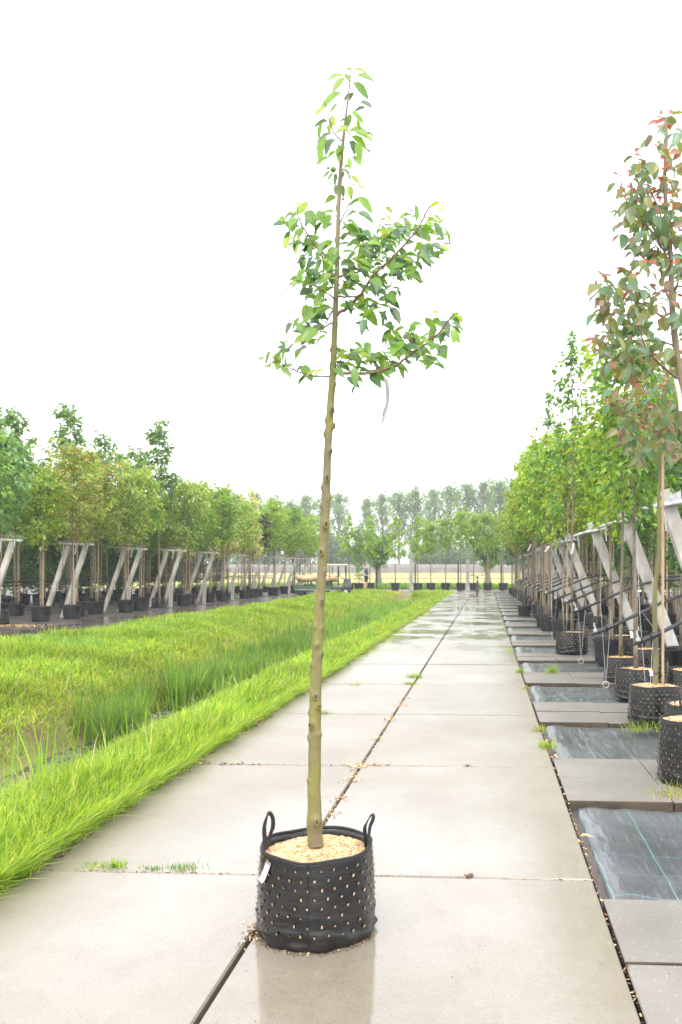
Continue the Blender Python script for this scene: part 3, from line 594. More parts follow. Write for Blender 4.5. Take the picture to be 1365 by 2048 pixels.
def bag_mesh(R_, h, seed, na=96, wr=1.0, slits=True, seam=True, sr=.011, rim_w=.0045):
    """soft plastic tree bag: wavy wall with folds near the foot, bound rim, chip-filled slits"""
    rng = np.random.RandomState(seed); mb = MB(); ph = rng.rand(12) * 6.28; nz = 26
    def rad(a, t):   # t 0 foot .. 1 rim
        r = R_ * (1.015 - .055 * t + .03 * math.sin(math.pi * t)); low = max(0, 1 - t * 2.1)
        r += .0035 * wr * math.sin(3 * a + ph[0]) + .002 * wr * math.sin(7 * a + ph[1] + 2 * t)
        fold = math.sin(34 * t + 2.4 * math.sin(2 * a + ph[2]) + ph[3]); r += wr * low * (.010 * max(0, fold) ** 3 + .0035 * math.sin(13 * a + 9 * t + ph[4]))
        f2 = math.sin(55 * t + 2.2 * math.sin(1 * a + ph[5])); r += wr * .0012 * f2 * max(0, math.sin(a * 1.5 + ph[6])) * (1 - t)
        if t < .06: r -= R_ * .05 * (1 - t / .06)
        return r
    def rimz(a): return .0035 * wr * math.sin(2 * a + ph[7]) + .0022 * wr * math.sin(5 * a + ph[8])
    V = []; Fc = []
    for i in range(nz + 1):
        t = i / nz
        for k in range(na):
            a = 2 * math.pi * k / na; r = rad(a, t); V.append((r * math.cos(a), r * math.sin(a), h * t + rimz(a) * t * t))
    for i in range(nz):
        for k in range(na):
            k2 = (k + 1) % na; Fc.append((i * na + k, i * na + k2, (i + 1) * na + k2, (i + 1) * na + k))
    b = len(V)
    for j, (ins, dz) in enumerate(((.004, .002), (.006, -.03), (.007, -.07))):
        for k in range(na):
            a = 2 * math.pi * k / na; r = rad(a, 1) - ins; V.append((r * math.cos(a), r * math.sin(a), h + rimz(a) + dz))
    for j in range(3):
        lo = nz * na if j == 0 else b + (j - 1) * na; hi = b + j * na
        for k in range(na):
            k2 = (k + 1) % na; Fc.append((lo + k, lo + k2, hi + k2, hi + k))
    Fc.append(tuple(range(na - 1, -1, -1)))
    mb.add(V, Fc, 0)
    # overlocked rim
    nr = na * 2; pts = []; RV = []
    for k in range(nr + 1):
        a = 2 * math.pi * k / nr; r = rad(a, 1) - .002; pts.append((r * math.cos(a), r * math.sin(a), h + rimz(a) - .002))
    mb.tube(pts, [rim_w * (1 + .22 * (k % 2)) for k in range(nr + 1)], 6, 1, False)
    if seam:
        a0 = -math.pi / 2 + .05; pts = [((rad(a0, t) + .0005) * math.cos(a0), (rad(a0, t) + .0005) * math.sin(a0), h * t) for t in np.linspace(.03, .97, 24)]
        mb.tube(pts, .0022, 4, 0, False)
    if slits:
        nc = int(round(2 * math.pi * R_ / .043)); nrw = int(h * .86 / .0300)
        for j in range(nrw):
            t = .90 - j * .0300 / h
            for k in range(nc):
                a = 2 * math.pi * (k + .5 * (j % 2)) / nc + rng.normal(0, .006); t2 = t + rng.normal(0, .003)
                q = rng.rand()
                if q < .03: continue
                r = rad(a, t2) + .0015; c = np.array((r * math.cos(a), r * math.sin(a), h * t2 + rimz(a) * t2 * t2)); u = np.array((-math.sin(a), math.cos(a), 0)); no = np.array((math.cos(a), math.sin(a), 0))
                W = .0030 * (.7 + .5 * rng.rand()); L = sr * .50 * (.6 + .5 * rng.rand())
                mb.add([c - u * (W + .0012) - (0, 0, L * 1.25), c + u * (W + .0012) - (0, 0, L * 1.25), c + u * (W + .0012) + (0, 0, L * 1.25), c - u * (W + .0012) + (0, 0, L * 1.25)], [(0, 1, 2, 3)], 3)
                if q < .96:
                    c = c + no * .0015; tl_ = rng.normal(0, .0015)
                    mb.add([c - u * W + (0, 0, -L) + no * .0005, c + u * W + (0, 0, -L * .8), c + u * (W * .8) + (0, 0, L) + no * .004, c - u * W + (0, 0, L * .7) + no * .002], [(0, 1, 2, 3)], 2, np.array((.66, .46, .28)) * (.5 + .6 * rng.rand()))
    me = mb.build('bag', [M['bagblack'], M['webbing'], M['mulch'], M['black']], smooth=True, link=False)
    return me, rad
def pot_mesh(R_, h, n=28):
    mb = MB(); t = .78
    prof = [(R_ * t, 0), (R_ * (t + .03), .01), (R_ * .93, h * .86), (R_ * .94, h * .87), (R_ * .985, h * .88), (R_, h * .995), (R_ * .99, h), (R_ * .955, h * .995), (R_ * .93, h * .9), (R_ * .92, h * .88)]
    mb.lathe(prof, n); mb.add([(R_ * t * math.cos(6.283 * k / n), R_ * t * math.sin(6.283 * k / n), .001) for k in range(n)], [tuple(range(n - 1, -1, -1))])
    return mb.build('pot', M['pot'], smooth=False, link=False)

# ------------------------------------------------------------------ the young apple tree in its bag
DH = 2.89
base = P(635, 1855, DH); base[2] = 0.0
hero = empty('potted_apple_tree', base, label='tall thin young apple tree in a black handled bag standing on the path', cat='potted tree')
def L(x, y, D): return P(x, y, D) - base
BR, BH = .199, .298
hb, hrad = bag_mesh(BR, BH, 3, na=144, wr=1.15)
bag = put('bag', hb, hero); bag.rotation_euler = (0, 0, 0)
put('mulch', mulch_mesh(BR * .955, .262, 4, 7500, .0072, .020), hero)
# handles: flat webbing straps
def strap(ptsxy, name, wdt=(.0055, .0020), wdz=.0085):
    pts = smooth_path([L(x, y, D) for x, y, D in ptsxy], 5)
    mb = MB(); 
    V = []; Fc = []
    for i, p in enumerate(pts):
        tw = .35 * math.sin(i * .25); t = np.array(pts[min(i + 1, len(pts) - 1)]) - np.array(pts[max(i - 1, 0)]); t /= np.linalg.norm(t) + 1e-9
        s = np.array((math.sin(tw) * .8 + .25, math.cos(tw), 0)); s -= t * s.dot(t); s /= np.linalg.norm(s); nrm = np.cross(t, s)
        for a, b_ in ((-1, -1), (1, -1), (1, 1), (-1, 1)): V.append(p + s * a * wdz + nrm * b_ * wdt[1])
    for i in range(len(pts) - 1):
        for k in range(4): k2 = (k + 1) % 4; Fc.append((i * 4 + k, i * 4 + k2, i * 4 + 4 + k2, i * 4 + 4 + k))
    Fc.append((3, 2, 1, 0)); e = len(pts) * 4; Fc.append((e - 4, e - 3, e - 2, e - 1))
    mb.add(V, Fc); return mb.build(name, M['webbing'], bag)
strap([(530, 1700, 2.80), (530, 1680, 2.80), (529, 1655, 2.80), (534, 1635, 2.81), (540, 1627, 2.83), (546, 1637, 2.86), (546, 1655, 2.88), (541, 1670, 2.89), (539, 1690, 2.89)], 'handle')
strap([(733, 1696, 2.93), (731, 1672, 2.93), (730, 1655, 2.92), (735, 1643, 2.91), (742, 1631, 2.90), (747, 1630, 2.90), (746, 1640, 2.89), (740, 1656, 2.88), (737, 1690, 2.87)], 'handle')
# care label sewn under the rim
def rim_pt(a, z, off): r = hrad(a, z / BH) + off; return np.array((r * math.cos(a), r * math.sin(a), z))
acen = -math.pi / 2 - .74
mb = MB(); nn_ = 6
for i in range(nn_ + 1):
    t = i / nn_; z = .286 - t * .066; off = .004 + .010 * t * t + (.004 if t > .9 else 0); sh = -.085 * t
    a0, a1 = acen + sh - .055, acen + sh + .065
    mb.v.append(tuple(rim_pt(a0, z, off))); mb.v.append(tuple(rim_pt(a1, z - .008, off))); mb.c += [(1, 1, 1)] * 2
for i in range(nn_): mb.f.append((2 * i, 2 * i + 1, 2 * i + 3, 2 * i + 2)); mb.m.append(0)
def lab_quad(u0, u1, v0, v1, m):
    q = []
    for (u_, v_) in ((u0, v0), (u1, v0), (u1, v1), (u0, v1)):
        z = .286 - v_ * .066; off = .004 + .010 * v_ * v_ + .0008; sh = -.085 * v_; q.append(rim_pt(acen + sh - .055 + .12 * u_, z - .008 * u_, off))
    mb.add(q, [(0, 1, 2, 3)], m)
for k in range(6): lab_quad(.05 + k * .16, .12 + k * .16, .0, .13, 1)
lab_quad(.42, .58, .70, .73, 2); lab_quad(.40, .45, .73, .80, 2); lab_quad(.55, .60, .73, .80, 2); lab_quad(.42, .58, .79, .81, 2)
for v_ in (.3, .36, .42, .48, .54, .6, .87): lab_quad(.22, .22 + .5 * (.6 + .4 * math.sin(v_ * 40)), v_, v_ + .018, 3)
greyp, _, gb = mat('faint_print'); gb.inputs['Base Color'].default_value = (.5, .5, .5, 1)
greyd, _, gb = mat('grey_print'); gb.inputs['Base Color'].default_value = (.2, .2, .2, 1)
lo = mb.build('care_label', [M['white'], M['black'], greyd, greyp], bag)
# trunk
TR = [(632, 1690, 32), (630, 1665, 30), (630, 1648, 32), (630, 1620, 27.5), (629, 1580, 26), (630, 1530, 25), (630, 1475, 24.5), (631, 1400, 23.5), (633, 1340, 22), (636, 1280, 20.5), (641, 1200, 19), (646, 1120, 18), (650, 1050, 18), (653, 980, 16.5), (656, 900, 15), (661, 820, 14.5), (666, 750, 13.5), (669, 680, 11.5), (672, 600, 10.5), (675, 520, 9), (677, 440, 8), (680, 370, 8.2), (684, 310, 7.2), (690, 250, 5.2), (696, 200, 3.4), (702, 150, 2.2), (706, 128, 1.2)]
pts = smooth_path([L(x, y, DH) for x, y, _ in TR], 8); rads = np.interp(np.linspace(0, len(TR) - 1, len(pts)), range(len(TR)), [wd / 2 * DH / F for *_, wd in TR])
knots = [(644, 1640, .3, 1.5), (627, 1560, -.8, .8), (622, 1475, -.9, 1), (641, 1468, .9, 1.), (626, 1447, -.3, 1.3), (641, 1412, .6, 1.3), (622, 1425, -1, .9), (633, 1392, .2, 1.3), (622, 1380, -.9, .8), (640, 1310, .8, 1.2), (630, 1330, -.6, 1), (638, 1290, .1, 1), (645, 1257, .8, 1), (636, 1253, -.5, 1), (646, 1203, .4, 1.2), (641, 1160, -.7, .9), (655, 1142, .8, .9), (645, 1106, -.1, 1.3), (641, 1075, -1, .9), (651, 1051, .3, 1.6), (657, 995, 1, .9), (646, 1013, -1, .9), (644, 975, -1, 1), (655, 956, .2, 1.4), (663, 903, .6, 1.2), (651, 868, -.8, 1.1), (667, 853, .9, 1.3), (667, 822, .4, 1.6), (650, 840, -1, .9), (668, 770, .7, 1), (673, 650, .7, .8), (664, 700, -.8, .8), (676, 480, -.6, 1), (682, 350, .8, 1.2), (672, 415, -.8, 1)]
kz = [(L(x, y, DH)[2], s, sz) for x, y, s, sz in knots]
rngk = np.random.RandomState(8)
def rf(i, a, r):
    z = pts[i][2]; o = r * (1 + .03 * math.sin(3 * a + z * 9) + .02 * math.sin(z * 60 + a))
    for (zk, s, sz) in kz:
        dz = (z - zk) / (.012 * sz)
        if abs(dz) < 3:
            # a measured so that 0 faces +u ; camera side is -y
            ak = -math.pi / 2 + s * 1.35; da = (a - ak + math.pi) % (2 * math.pi) - math.pi
            o += .0062 * sz * math.exp(-dz * dz) * math.exp(-(da / .55) ** 2) * min(1, r / .012 + .2)
    return o
# build trunk with explicit frame so knots face the right way
V = []; Fc = []; C = []; nt_ = 28; npts = len(pts)
pts_d = []; rad_d = []
for i in range(npts - 1):
    for j in range(3): t = j / 3; pts_d.append(pts[i] * (1 - t) + pts[i + 1] * t); rad_d.append(rads[i] * (1 - t) + rads[i + 1] * t)
pts = pts_d; npts = len(pts)
for i in range(npts):
    for k in range(nt_):
        a = 2 * math.pi * k / nt_; r = rf(i, a, rad_d[i]); V.append(pts[i] + np.array((math.cos(a) * r, math.sin(a) * r, 0)))
        ex = r - rad_d[i]; C.append((1, 1, 1) if ex < .004 else (.82, .78, .7))
for i in range(npts - 1):
    for k in range(nt_): k2 = (k + 1) % nt_; Fc.append((i * nt_ + k, i * nt_ + k2, (i + 1) * nt_ + k2, (i + 1) * nt_ + k))
trunk = mk('trunk', V, Fc, M['trunk'], None, np.array(C), True, hero)
darkm, _, db = mat('dark_scar'); db.inputs['Base Color'].default_value = (.03, .022, .015, 1); db.inputs['Roughness'].default_value = .9
# pruning scars on the knots: callus ring and dark heart
for (zk, s, sz) in kz:
    if sz < 1.15: continue
    mb = MB()
    i = min(range(npts), key=lambda q: abs(pts[q][2] - zk)); a = -math.pi / 2 + s * 1.35; r = rf(i, a, rad_d[i]); c = pts[i] + np.array((math.cos(a), math.sin(a), 0)) * (r - .001)
    u = np.array((-math.sin(a), math.cos(a), 0)); no = np.array((math.cos(a), math.sin(a), 0)); q = [c + (u * math.cos(t) * .55 + np.array((0, 0, 1)) * math.sin(t)) * .0075 * sz + no * .0005 for t in np.linspace(0, 6.283, 15)]
    mb.tube(q, .0016 * sz, 5, 0, False); mb.add([c + no * .0012 + (u * math.cos(t) * .45 + np.array((0, 0, 1)) * math.sin(t)) * .0035 * sz for t in np.linspace(0, 6.283, 9)[:-1]], [tuple(range(8))], 1)
    mb.build('knot', [M['trunk'], darkm], trunk, smooth=True)

def z2(X, Y): return (500 + X / 2.967, 380 + Y / 2.967)
def z1(X, Y): return (500 + X / 2.967, 100 + Y / 2.967)
BRN = [  # (points in photo pixels, start radius m, depth offset at the tip)
 ([z2(*q) for q in ((510, 1088), (560, 1087), (650, 1090), (760, 1078), (850, 1045), (930, 1000), (1010, 940), (1090, 880), (1160, 800), (1200, 740), (1210, 695))], .0055, -.25),
 ([z2(*q) for q in ((512, 930), (560, 975), (630, 1010), (740, 1018), (790, 1000))], .0032, .12),
 ([z2(*q) for q in ((505, 745), (560, 710), (610, 670), (660, 615), (700, 555), (750, 490), (820, 430), (880, 370), (940, 300), (1000, 230), (1040, 150), (1070, 90))], .0062, -.2),
 ([z2(*q) for q in ((530, 520), (560, 502), (600, 490), (680, 480), (760, 440), (820, 380))], .0045, .15),
 ([z2(*q) for q in ((700, 345), (740, 270), (800, 205), (850, 150), (910, 125))], .0018, .2),
 ([z2(*q) for q in ((510, 550), (470, 480), (430, 400), (390, 330), (340, 260), (305, 200), (290, 150), (280, 90))], .0040, -.12),
 ([z2(*q) for q in ((515, 655), (470, 620), (430, 595), (390, 565))], .0028, -.15),
 ([z2(*q) for q in ((490, 790), (440, 815), (380, 855), (330, 900), (300, 950))], .0028, -.1),
 ([z2(*q) for q in ((492, 720), (470, 750), (450, 790), (420, 760))], .0028, .1),
 ([z2(*q) for q in ((485, 1108), (400, 1105), (320, 1090), (250, 1060), (200, 1035), (150, 1000), (120, 990))], .0028, -.1),
 ([z1(*q) for q in ((530, 1045), (570, 950), (600, 880), (612, 830))], .0020, -.1),
 ([z1(*q) for q in ((552, 545), (500, 490), (475, 420), (455, 340), (435, 280))], .0022, -.08),
 ([z2(*q) for q in ((512, 630), (560, 635), (640, 640), (700, 690), (740, 730))], .0035, .15),
 ([z2(*q) for q in ((515, 300), (560, 270), (620, 240), (680, 250), (740, 290))], .0028, .1),
 ([z2(*q) for q in ((520, 400), (480, 420), (440, 380), (420, 330))], .0025, .12),
 ([z2(*q) for q in ((740, 560), (800, 570), (860, 560), (880, 545))], .0016, -.1),
 ([z2(*q) for q in ((930, 1000), (960, 940), (930, 880), (900, 800))], .0016, -.1),
 ([z2(*q) for q in ((520, 1040), (545, 990), (560, 930))], .0018, -.05),
]
mb_tw = MB(); BP = []
for q, r0, dep in BRN:
    n_ = len(q); w_ = [L(x, y, DH + dep * (i / (n_ - 1)) ** 1.2) for i, (x, y) in enumerate(q)]; sp = smooth_path(w_, 4)
    sp = [p + rngk.normal(0, .0012, 3) for p in sp]
    m_ = MB(); m_.tube(sp, [r0 * (1 - .78 * i / (len(sp) - 1)) + .0005 for i in range(len(sp))], 7); 
    if r0 > .0026: m_.build('limb', M['twig'], trunk, smooth=True)
    else: mb_tw.add(m_.v, m_.f)
    BP += sp
BP += [pts[i] for i in range(len(pts)) if pts[i][2] > 1.9]
BPa = np.array(BP)
rng = np.random.RandomState(77); LP = []; LD = []; LS = []; LC = []; LU = []
def cls(c, n): return pick({'y': PAL['herotip'], 'g': PAL['hero'], 'd': [(.05, .12, .045, 1), (.085, .15, .085, .9)], 'm': [(.13, .25, .03, 1)]}[c], n, rng, .12)
def addleaf(bx, by, tx, ty, c, dd=None):
    D0 = DH + rng.normal(0, .05); b_ = L(bx, by, D0); t_ = L(tx, ty, D0 + rng.normal(0, .016)); d = t_ - b_
    LP.append(b_); LD.append(d); LS.append(np.linalg.norm(d) * 1.12); LC.append(cls(c, 1)[0])
    u = np.array((rng.normal(0, .3), -1.0 + rng.normal(0, .25), .6)); LU.append(u)
    j = np.argmin(np.linalg.norm(BPa - b_, axis=1)); a = BPa[j]
    if np.linalg.norm(a - b_) < .09: mb_tw.tube([a, (a + b_) / 2 + (0, 0, .004), b_], .0008, 3, 1, False)
    else: mb_tw.tube([b_ - d * .35 + (0, 0, .004), b_], .0008, 3, 1, False)
TOP = "605,120,560,105,y 568,155,476,150,g 565,165,500,218,y 620,118,688,118,y 630,150,728,160,m 612,190,695,256,g 545,250,428,318,g 600,255,565,285,d 445,320,390,325,m 440,340,390,373,y 530,315,472,362,m 650,320,715,315,d 688,345,610,355,d 480,385,500,435,y 465,425,388,435,d 430,430,410,510,m 470,440,470,480,y 575,410,530,420,d 600,370,668,410,g 600,380,580,440,g 640,410,650,460,g 590,460,520,470,y 590,470,680,475,y 620,480,720,510,g 690,490,747,512,d 510,490,405,520,d 450,500,412,632,g 520,530,455,560,d 480,540,452,600,d 600,510,685,560,g 640,540,655,632,g 590,540,640,590,g 690,590,718,605,d 570,580,510,610,g 530,570,530,640,g 510,600,468,622,g 470,640,390,665,m 610,630,653,663,g 590,640,595,690,g 560,700,605,685,g 480,720,440,745,g 500,730,462,765,g 515,730,505,785,g 540,710,590,720,d 570,720,600,770,g 600,750,645,778,y 515,800,512,840,g 550,800,555,855,g 600,795,640,815,g 590,805,600,860,y 640,810,682,815,y 513,870,455,885,m 660,885,592,910,g 640,870,717,935,m 635,960,560,990,g 640,960,725,1000,g 508,965,400,960,g 460,1000,350,990,g 560,1030,660,1100,g 620,250,590,290,d 560,140,590,170,g 500,400,480,440,g 560,470,600,500,g 600,540,620,600,d 520,560,550,610,g"
for s_ in TOP.split():
    a = s_.split(','); addleaf(*z1(float(a[0]), float(a[1])), *z1(float(a[2]), float(a[3])), a[4])
BL = "210,170,60,30,7 260,230,40,30,5 300,110,40,25,4y 260,300,50,25,6 340,320,50,50,8 400,160,50,25,4 430,200,50,25,5 400,300,60,40,8 360,390,50,40,7 400,450,55,45,9 480,390,40,40,6 330,500,55,25,6 310,560,50,20,6 400,560,60,40,9 370,620,40,30,5 410,650,25,40,3 470,500,50,40,8 560,580,50,30,6 620,210,50,40,5 620,300,60,40,10 620,390,60,35,9 640,460,60,40,10 620,540,50,50,7 700,260,50,30,5 780,270,60,40,9 700,340,60,30,9 760,380,50,40,9 840,330,60,40,10 840,260,50,40,8 800,170,20,30,2y 830,110,25,15,1y 900,190,50,30,4 950,150,40,30,3 950,260,60,50,10 1030,230,50,30,5 1100,180,50,30,5y 1110,110,25,30,2y 1100,240,50,30,5 1040,300,50,40,6 1130,300,40,40,4 1120,350,50,30,3 1040,400,40,60,6 960,400,50,40,8 900,440,60,40,10 960,490,30,40,4 860,500,50,50,8 800,480,50,60,9 730,430,50,40,9 740,560,50,50,7 690,620,40,50,5 640,700,35,50,5 600,720,30,40,3 700,760,30,50,5 755,755,25,35,2y 790,670,50,30,5 760,700,60,30,4 810,740,50,20,3 850,610,40,40,3 880,590,30,40,2 810,560,40,50,4 350,735,35,25,3 430,690,50,30,6 340,790,60,35,7 260,820,35,15,2 420,750,50,40,8 330,850,40,40,6 380,890,40,20,4 240,900,50,20,2 455,840,15,25,1 425,880,25,15,1 215,950,40,25,3 300,950,20,40,2 90,990,40,15,2 150,990,40,20,3 140,1040,35,15,2 200,1050,30,30,3 290,1045,20,10,1 240,1100,25,15,1 350,1085,30,15,3 390,1075,25,10,1 325,1120,25,8,1 370,1120,10,15,1 550,990,25,40,4 590,990,25,40,3 625,1110,20,40,3 540,1060,30,20,3 660,940,40,25,4 640,980,50,25,5 720,990,40,25,6 675,1050,25,30,3 730,1080,40,40,4 770,1110,30,40,2 770,1000,50,40,8 820,960,50,40,8 860,880,50,25,4 850,910,40,25,5 930,820,40,15,1y 910,850,20,20,1y 880,820,30,20,1 840,810,20,20,1 930,900,40,40,7 900,980,50,40,7 880,1070,50,30,5 950,1010,25,25,2 1000,890,40,30,5 1020,810,55,25,3 1060,890,40,30,5 1010,960,50,30,4 1060,1040,20,50,3 1040,980,30,30,3 1110,950,45,40,5 1160,960,30,30,2 1100,1010,40,30,4 1130,730,50,20,1y 1130,790,40,30,2 1190,830,50,30,4 1190,870,50,10,1 1110,860,40,20,3 1240,800,30,40,2 1230,745,30,10,2y 1170,840,40,30,3 790,1110,30,50,3 475,1070,15,30,1"
for s_ in BL.split():
    yy = s_.endswith('y'); a = [float(q) for q in s_.rstrip('y').split(',')]
    for k in range(min(int(a[4] * 1.2 + .5), 10)):
        ox, oy = rng.uniform(-1.1, 1.1) * a[2], rng.uniform(-1.1, 1.1) * a[3]; X_, Y_ = a[0] + ox, a[1] + oy
        sx = 1 if X_ > 515 else -1
        ang = rng.normal(.2, .55) if rng.rand() < .72 else rng.uniform(-.6, 1.6)
        if rng.rand() < .22: sx = -sx
        Ln = rng.uniform(54, 98) * (.72 if a[4] <= 2 else 1); dx, dy = math.cos(ang) * Ln * sx, math.sin(ang) * Ln
        x0, y0 = X_ - dx * .5, Y_ - dy * .5
        q = rng.rand(); c = 'y' if yy else ('y' if q < .10 else 'm' if q < .27 else 'd' if q < .47 else 'g')
        D0 = DH + rng.normal(0, .10); b_ = L(*z2(x0, y0), D0); t_ = L(*z2(x0 + dx, y0 + dy), D0 + rng.normal(0, .025)); d = t_ - b_
        LP.append(b_); LD.append(d); LS.append(np.linalg.norm(d)); LC.append(cls(c, 1)[0]); LU.append(np.array((rng.normal(0, .4), -.8 + rng.normal(0, .45), .7)))
        mb_tw.tube([b_ - d * .3 + (0, 0, .006), b_], .0008, 3, 1, False)
    c0 = L(*z2(a[0], a[1]), DH + rng.normal(0, .05)); j = np.argmin(np.linalg.norm(BPa - c0, axis=1)); dd = np.linalg.norm(BPa[j] - c0)
    if dd > .012: mb_tw.tube([BPa[j], (BPa[j] + c0) / 2 + rng.normal(0, .008, 3), c0], [.0014, .0011, .0007], 4, 0, False)
V, Fc, C = leaf_arrays(np.array(LP), np.array(LD), np.array(LS) * 1.05, np.array(LC), rng, True, width=.47, fold=.20, droop=.10, updir=np.array(LU), sag=.30)
gm_, _, gb = mat('green_petiole'); gb.inputs['Base Color'].default_value = (.16, .24, .06, 1)
nv = len(mb_tw.v); mk('crown', np.vstack([np.array(mb_tw.v), V]), mb_tw.f + [tuple(i + nv for i in f) for f in Fc], [M['twig'], gm_, M['leaf']], mb_tw.m + [2] * len(Fc), np.vstack([np.ones((nv, 3)), C]), True, hero)
ap, an, ab = mat('unripe_apple'); ab.inputs['Base Color'].default_value = (.16, .24, .06, 1); ab.inputs['Roughness'].default_value = .45
for (x, y), rr in ((z1(495, 708), 6), (z1(553, 885), 3), (z1(465, 700), 3), (z2(170, 1032), 4), (z2(195, 1058), 4), (z2(205, 1040), 3), (z2(395, 750), 5), (z2(410, 735), 4), (z2(330, 890), 4), (z2(312, 905), 3.5), (z2(120, 1035), 2.5)):
    r = rr * DH / F; c = L(x, y, DH - .03); mb = MB(); mb.lathe([(r * math.sin(t) * (1 if t > .4 else .8), r * -math.cos(t)) for t in np.linspace(.02, 3.12, 9)], 12, 0, c)
    mb.tube([c + (0, 0, r * .8), c + (.003, 0, r * 2.0)], .0007, 4); mb.build('apple', ap, hero, smooth=True)
# hanging paper tag
mb = MB(); tg = [(769, 752), (773, 760), (776, 780), (776, 800), (772, 820), (766, 842), (764.5, 847)]; wl_ = [1, 3.2, 3.4, 3.2, 3.1, 2.9, 2.8]
sp = [P(x, y, 2.80 - .01 * math.sin(i)) for i, (x, y) in enumerate(tg)]; tb = P(770, 750, 2.8); root = empty('plant_tag', tb, label='long white paper tag hanging from the lowest branch of the apple tree', cat='tag')
VV = []; 
for p, w_ in zip(sp, wl_):
    ww = w_ * 1.2 * 2.8 / F; VV += [p - tb + np.array((-ww, .002, 0)), p - tb + np.array((ww, -.002, 0))]
mk('tag_strip', VV, [(2 * i, 2 * i + 1, 2 * i + 3, 2 * i + 2) for i in range(len(sp) - 1)], M['paper'], parent=root, smooth=True)
mb = MB()
def marks(x0, y0, x1, y1, k, wd, m):
    for i in range(k):
        t = i / k; xx, yy = x0 + (x1 - x0) * t, y0 + (y1 - y0) * t; c = P(xx, yy, 2.785) - tb; g_ = abs((y1 - y0) / k) * .36 * 2.8 / F
        mb.add([c + (-wd, 0, -g_), c + (wd * (.6 + .4 * (i % 2)), 0, -g_), c + (wd, 0, g_), c + (-wd * (.5 + .5 * ((i + 1) % 2)), 0, g_)], [(0, 1, 2, 3)], m)
marks(768, 817, 766.5, 833.5, 7, .0024, 0); marks(772, 762, 773, 791, 16, .0009, 1)
mb.build('print', [M['black'], greyd], root)
#SECTION_NURSERY
# ------------------------------------------------------------------ nursery trees (prototypes share meshes)
CROWN = {}
def reg(key, *variants): CROWN[key] = variants
def cm(key, seed, **k): return crown_mesh('crown', seed, **k)
def kind(key, nvar, pal, H, z0, r, n, ls, **k):
    vs = []
    for i in range(nvar):
        s = hash_(key) + i * 17; hh = H * (1 + .05 * math.sin(i * 2.1)); vs.append((crown_mesh('crown', s, H=hh, z0=z0, r=r, n=n, ls=ls, pal=PAL[pal], **k), trunk_mesh('trunk', s + 1, hh * .97, k.get('trunk_r', .022)), hh))
    CROWN[key] = vs
def hash_(s): return sum(ord(c) * (i + 3) for i, c in enumerate(s)) % 9000
kind('bright', 3, 'bright', 4.3, 2.1, .70, 1300, .105, prof='oval', jit=.10, nb=30, gap=.12)
kind('yellow', 3, 'yellow', 4.2, 2.05, .70, 1200, .12, prof='vase', jit=.11, nb=28, gap=.12)
kind('green', 3, 'green', 4.3, 2.0, .74, 1500, .105, prof='oval', jit=.10, nb=34)
kind('dark', 2, 'dark', 4.4, 1.2, .6, 2200, .09, prof='col', jit=.11, nb=36)
kind('bluish', 2, 'bluish', 4.4, 1.85, .88, 2100, .13, prof='oval', jit=.11, nb=28, droop=.9)
kind('orange', 2, 'orange', 4.3, 1.95, .85, 1900, .10, prof='vase', jit=.11, nb=30)
kind('olive', 2, 'olive', 4.0, 1.75, .9, 1900, .10, prof='round', jit=.12, nb=32, droop=.9)
kind('maple', 3, 'maple', 5.8, 2.2, .85, 1150, .15, prof='oval', jit=.09, nb=30, elev=(40, 72), gap=.12)
kind('cream', 2, 'cream', 4.9, 1.7, .5, 1500, .11, prof='cone', jit=.10, nb=30)
kind('purple', 1, 'purple', 3.4, 1.95, .55, 900, .16, prof='vase', jit=.11, nb=20)
kind('columnar', 2, 'green', 4.0, .55, .42, 2300, .08, prof='col', jit=.09, nb=44)
kind('hedge', 2, 'dark', 3.6, .3, .75, 2600, .11, prof='col', jit=.14, nb=40)
kind('globe', 3, 'bright', 4.75, 2.5, .72, 1500, .13, prof='vase', jit=.12, nb=30, trunk_r=.035)
kind('stacked', 2, 'bright', 4.9, 2.0, .85, 1700, .14, prof='cone', jit=.11, nb=26, elev=(5, 45), trunk_r=.035)
kind('spire', 1, 'green', 4.75, 2.0, .62, 1700, .085, prof='cone', jit=.06, nb=40, elev=(18, 60), gap=.2)
BAGM, _ = bag_mesh(.21, .30, 51, na=64, wr=1.3, sr=.010)
POTM = pot_mesh(.23, .34); MUL = mulch_mesh(.195, .0, 61, 900, .016, .02); 
MULD = None
def canemesh():
    mb = MB(); pts = [(0, 0, z) for z in np.linspace(.25, 2.5, 16)]; mb.tube(pts, [.011 * (1.12 if i % 2 else 1) for i in range(16)], 6); return mb.build('stake', M['cane'], link=False)
CANE = canemesh()
soilm = mk('soil', [(math.cos(t) * .21, math.sin(t) * .21, 0) for t in np.linspace(0, 6.283, 15)[:-1]], [tuple(range(14))], M['soil'], link=False)
def ties_mesh():
    mb = MB(); mb.tube([(math.cos(t) * .03 + .02, math.sin(t) * .022, 1.55) for t in np.linspace(0, 6.28, 9)], .004, 4); return mb.build('tie', M['black'], link=False)
TIE = ties_mesh()
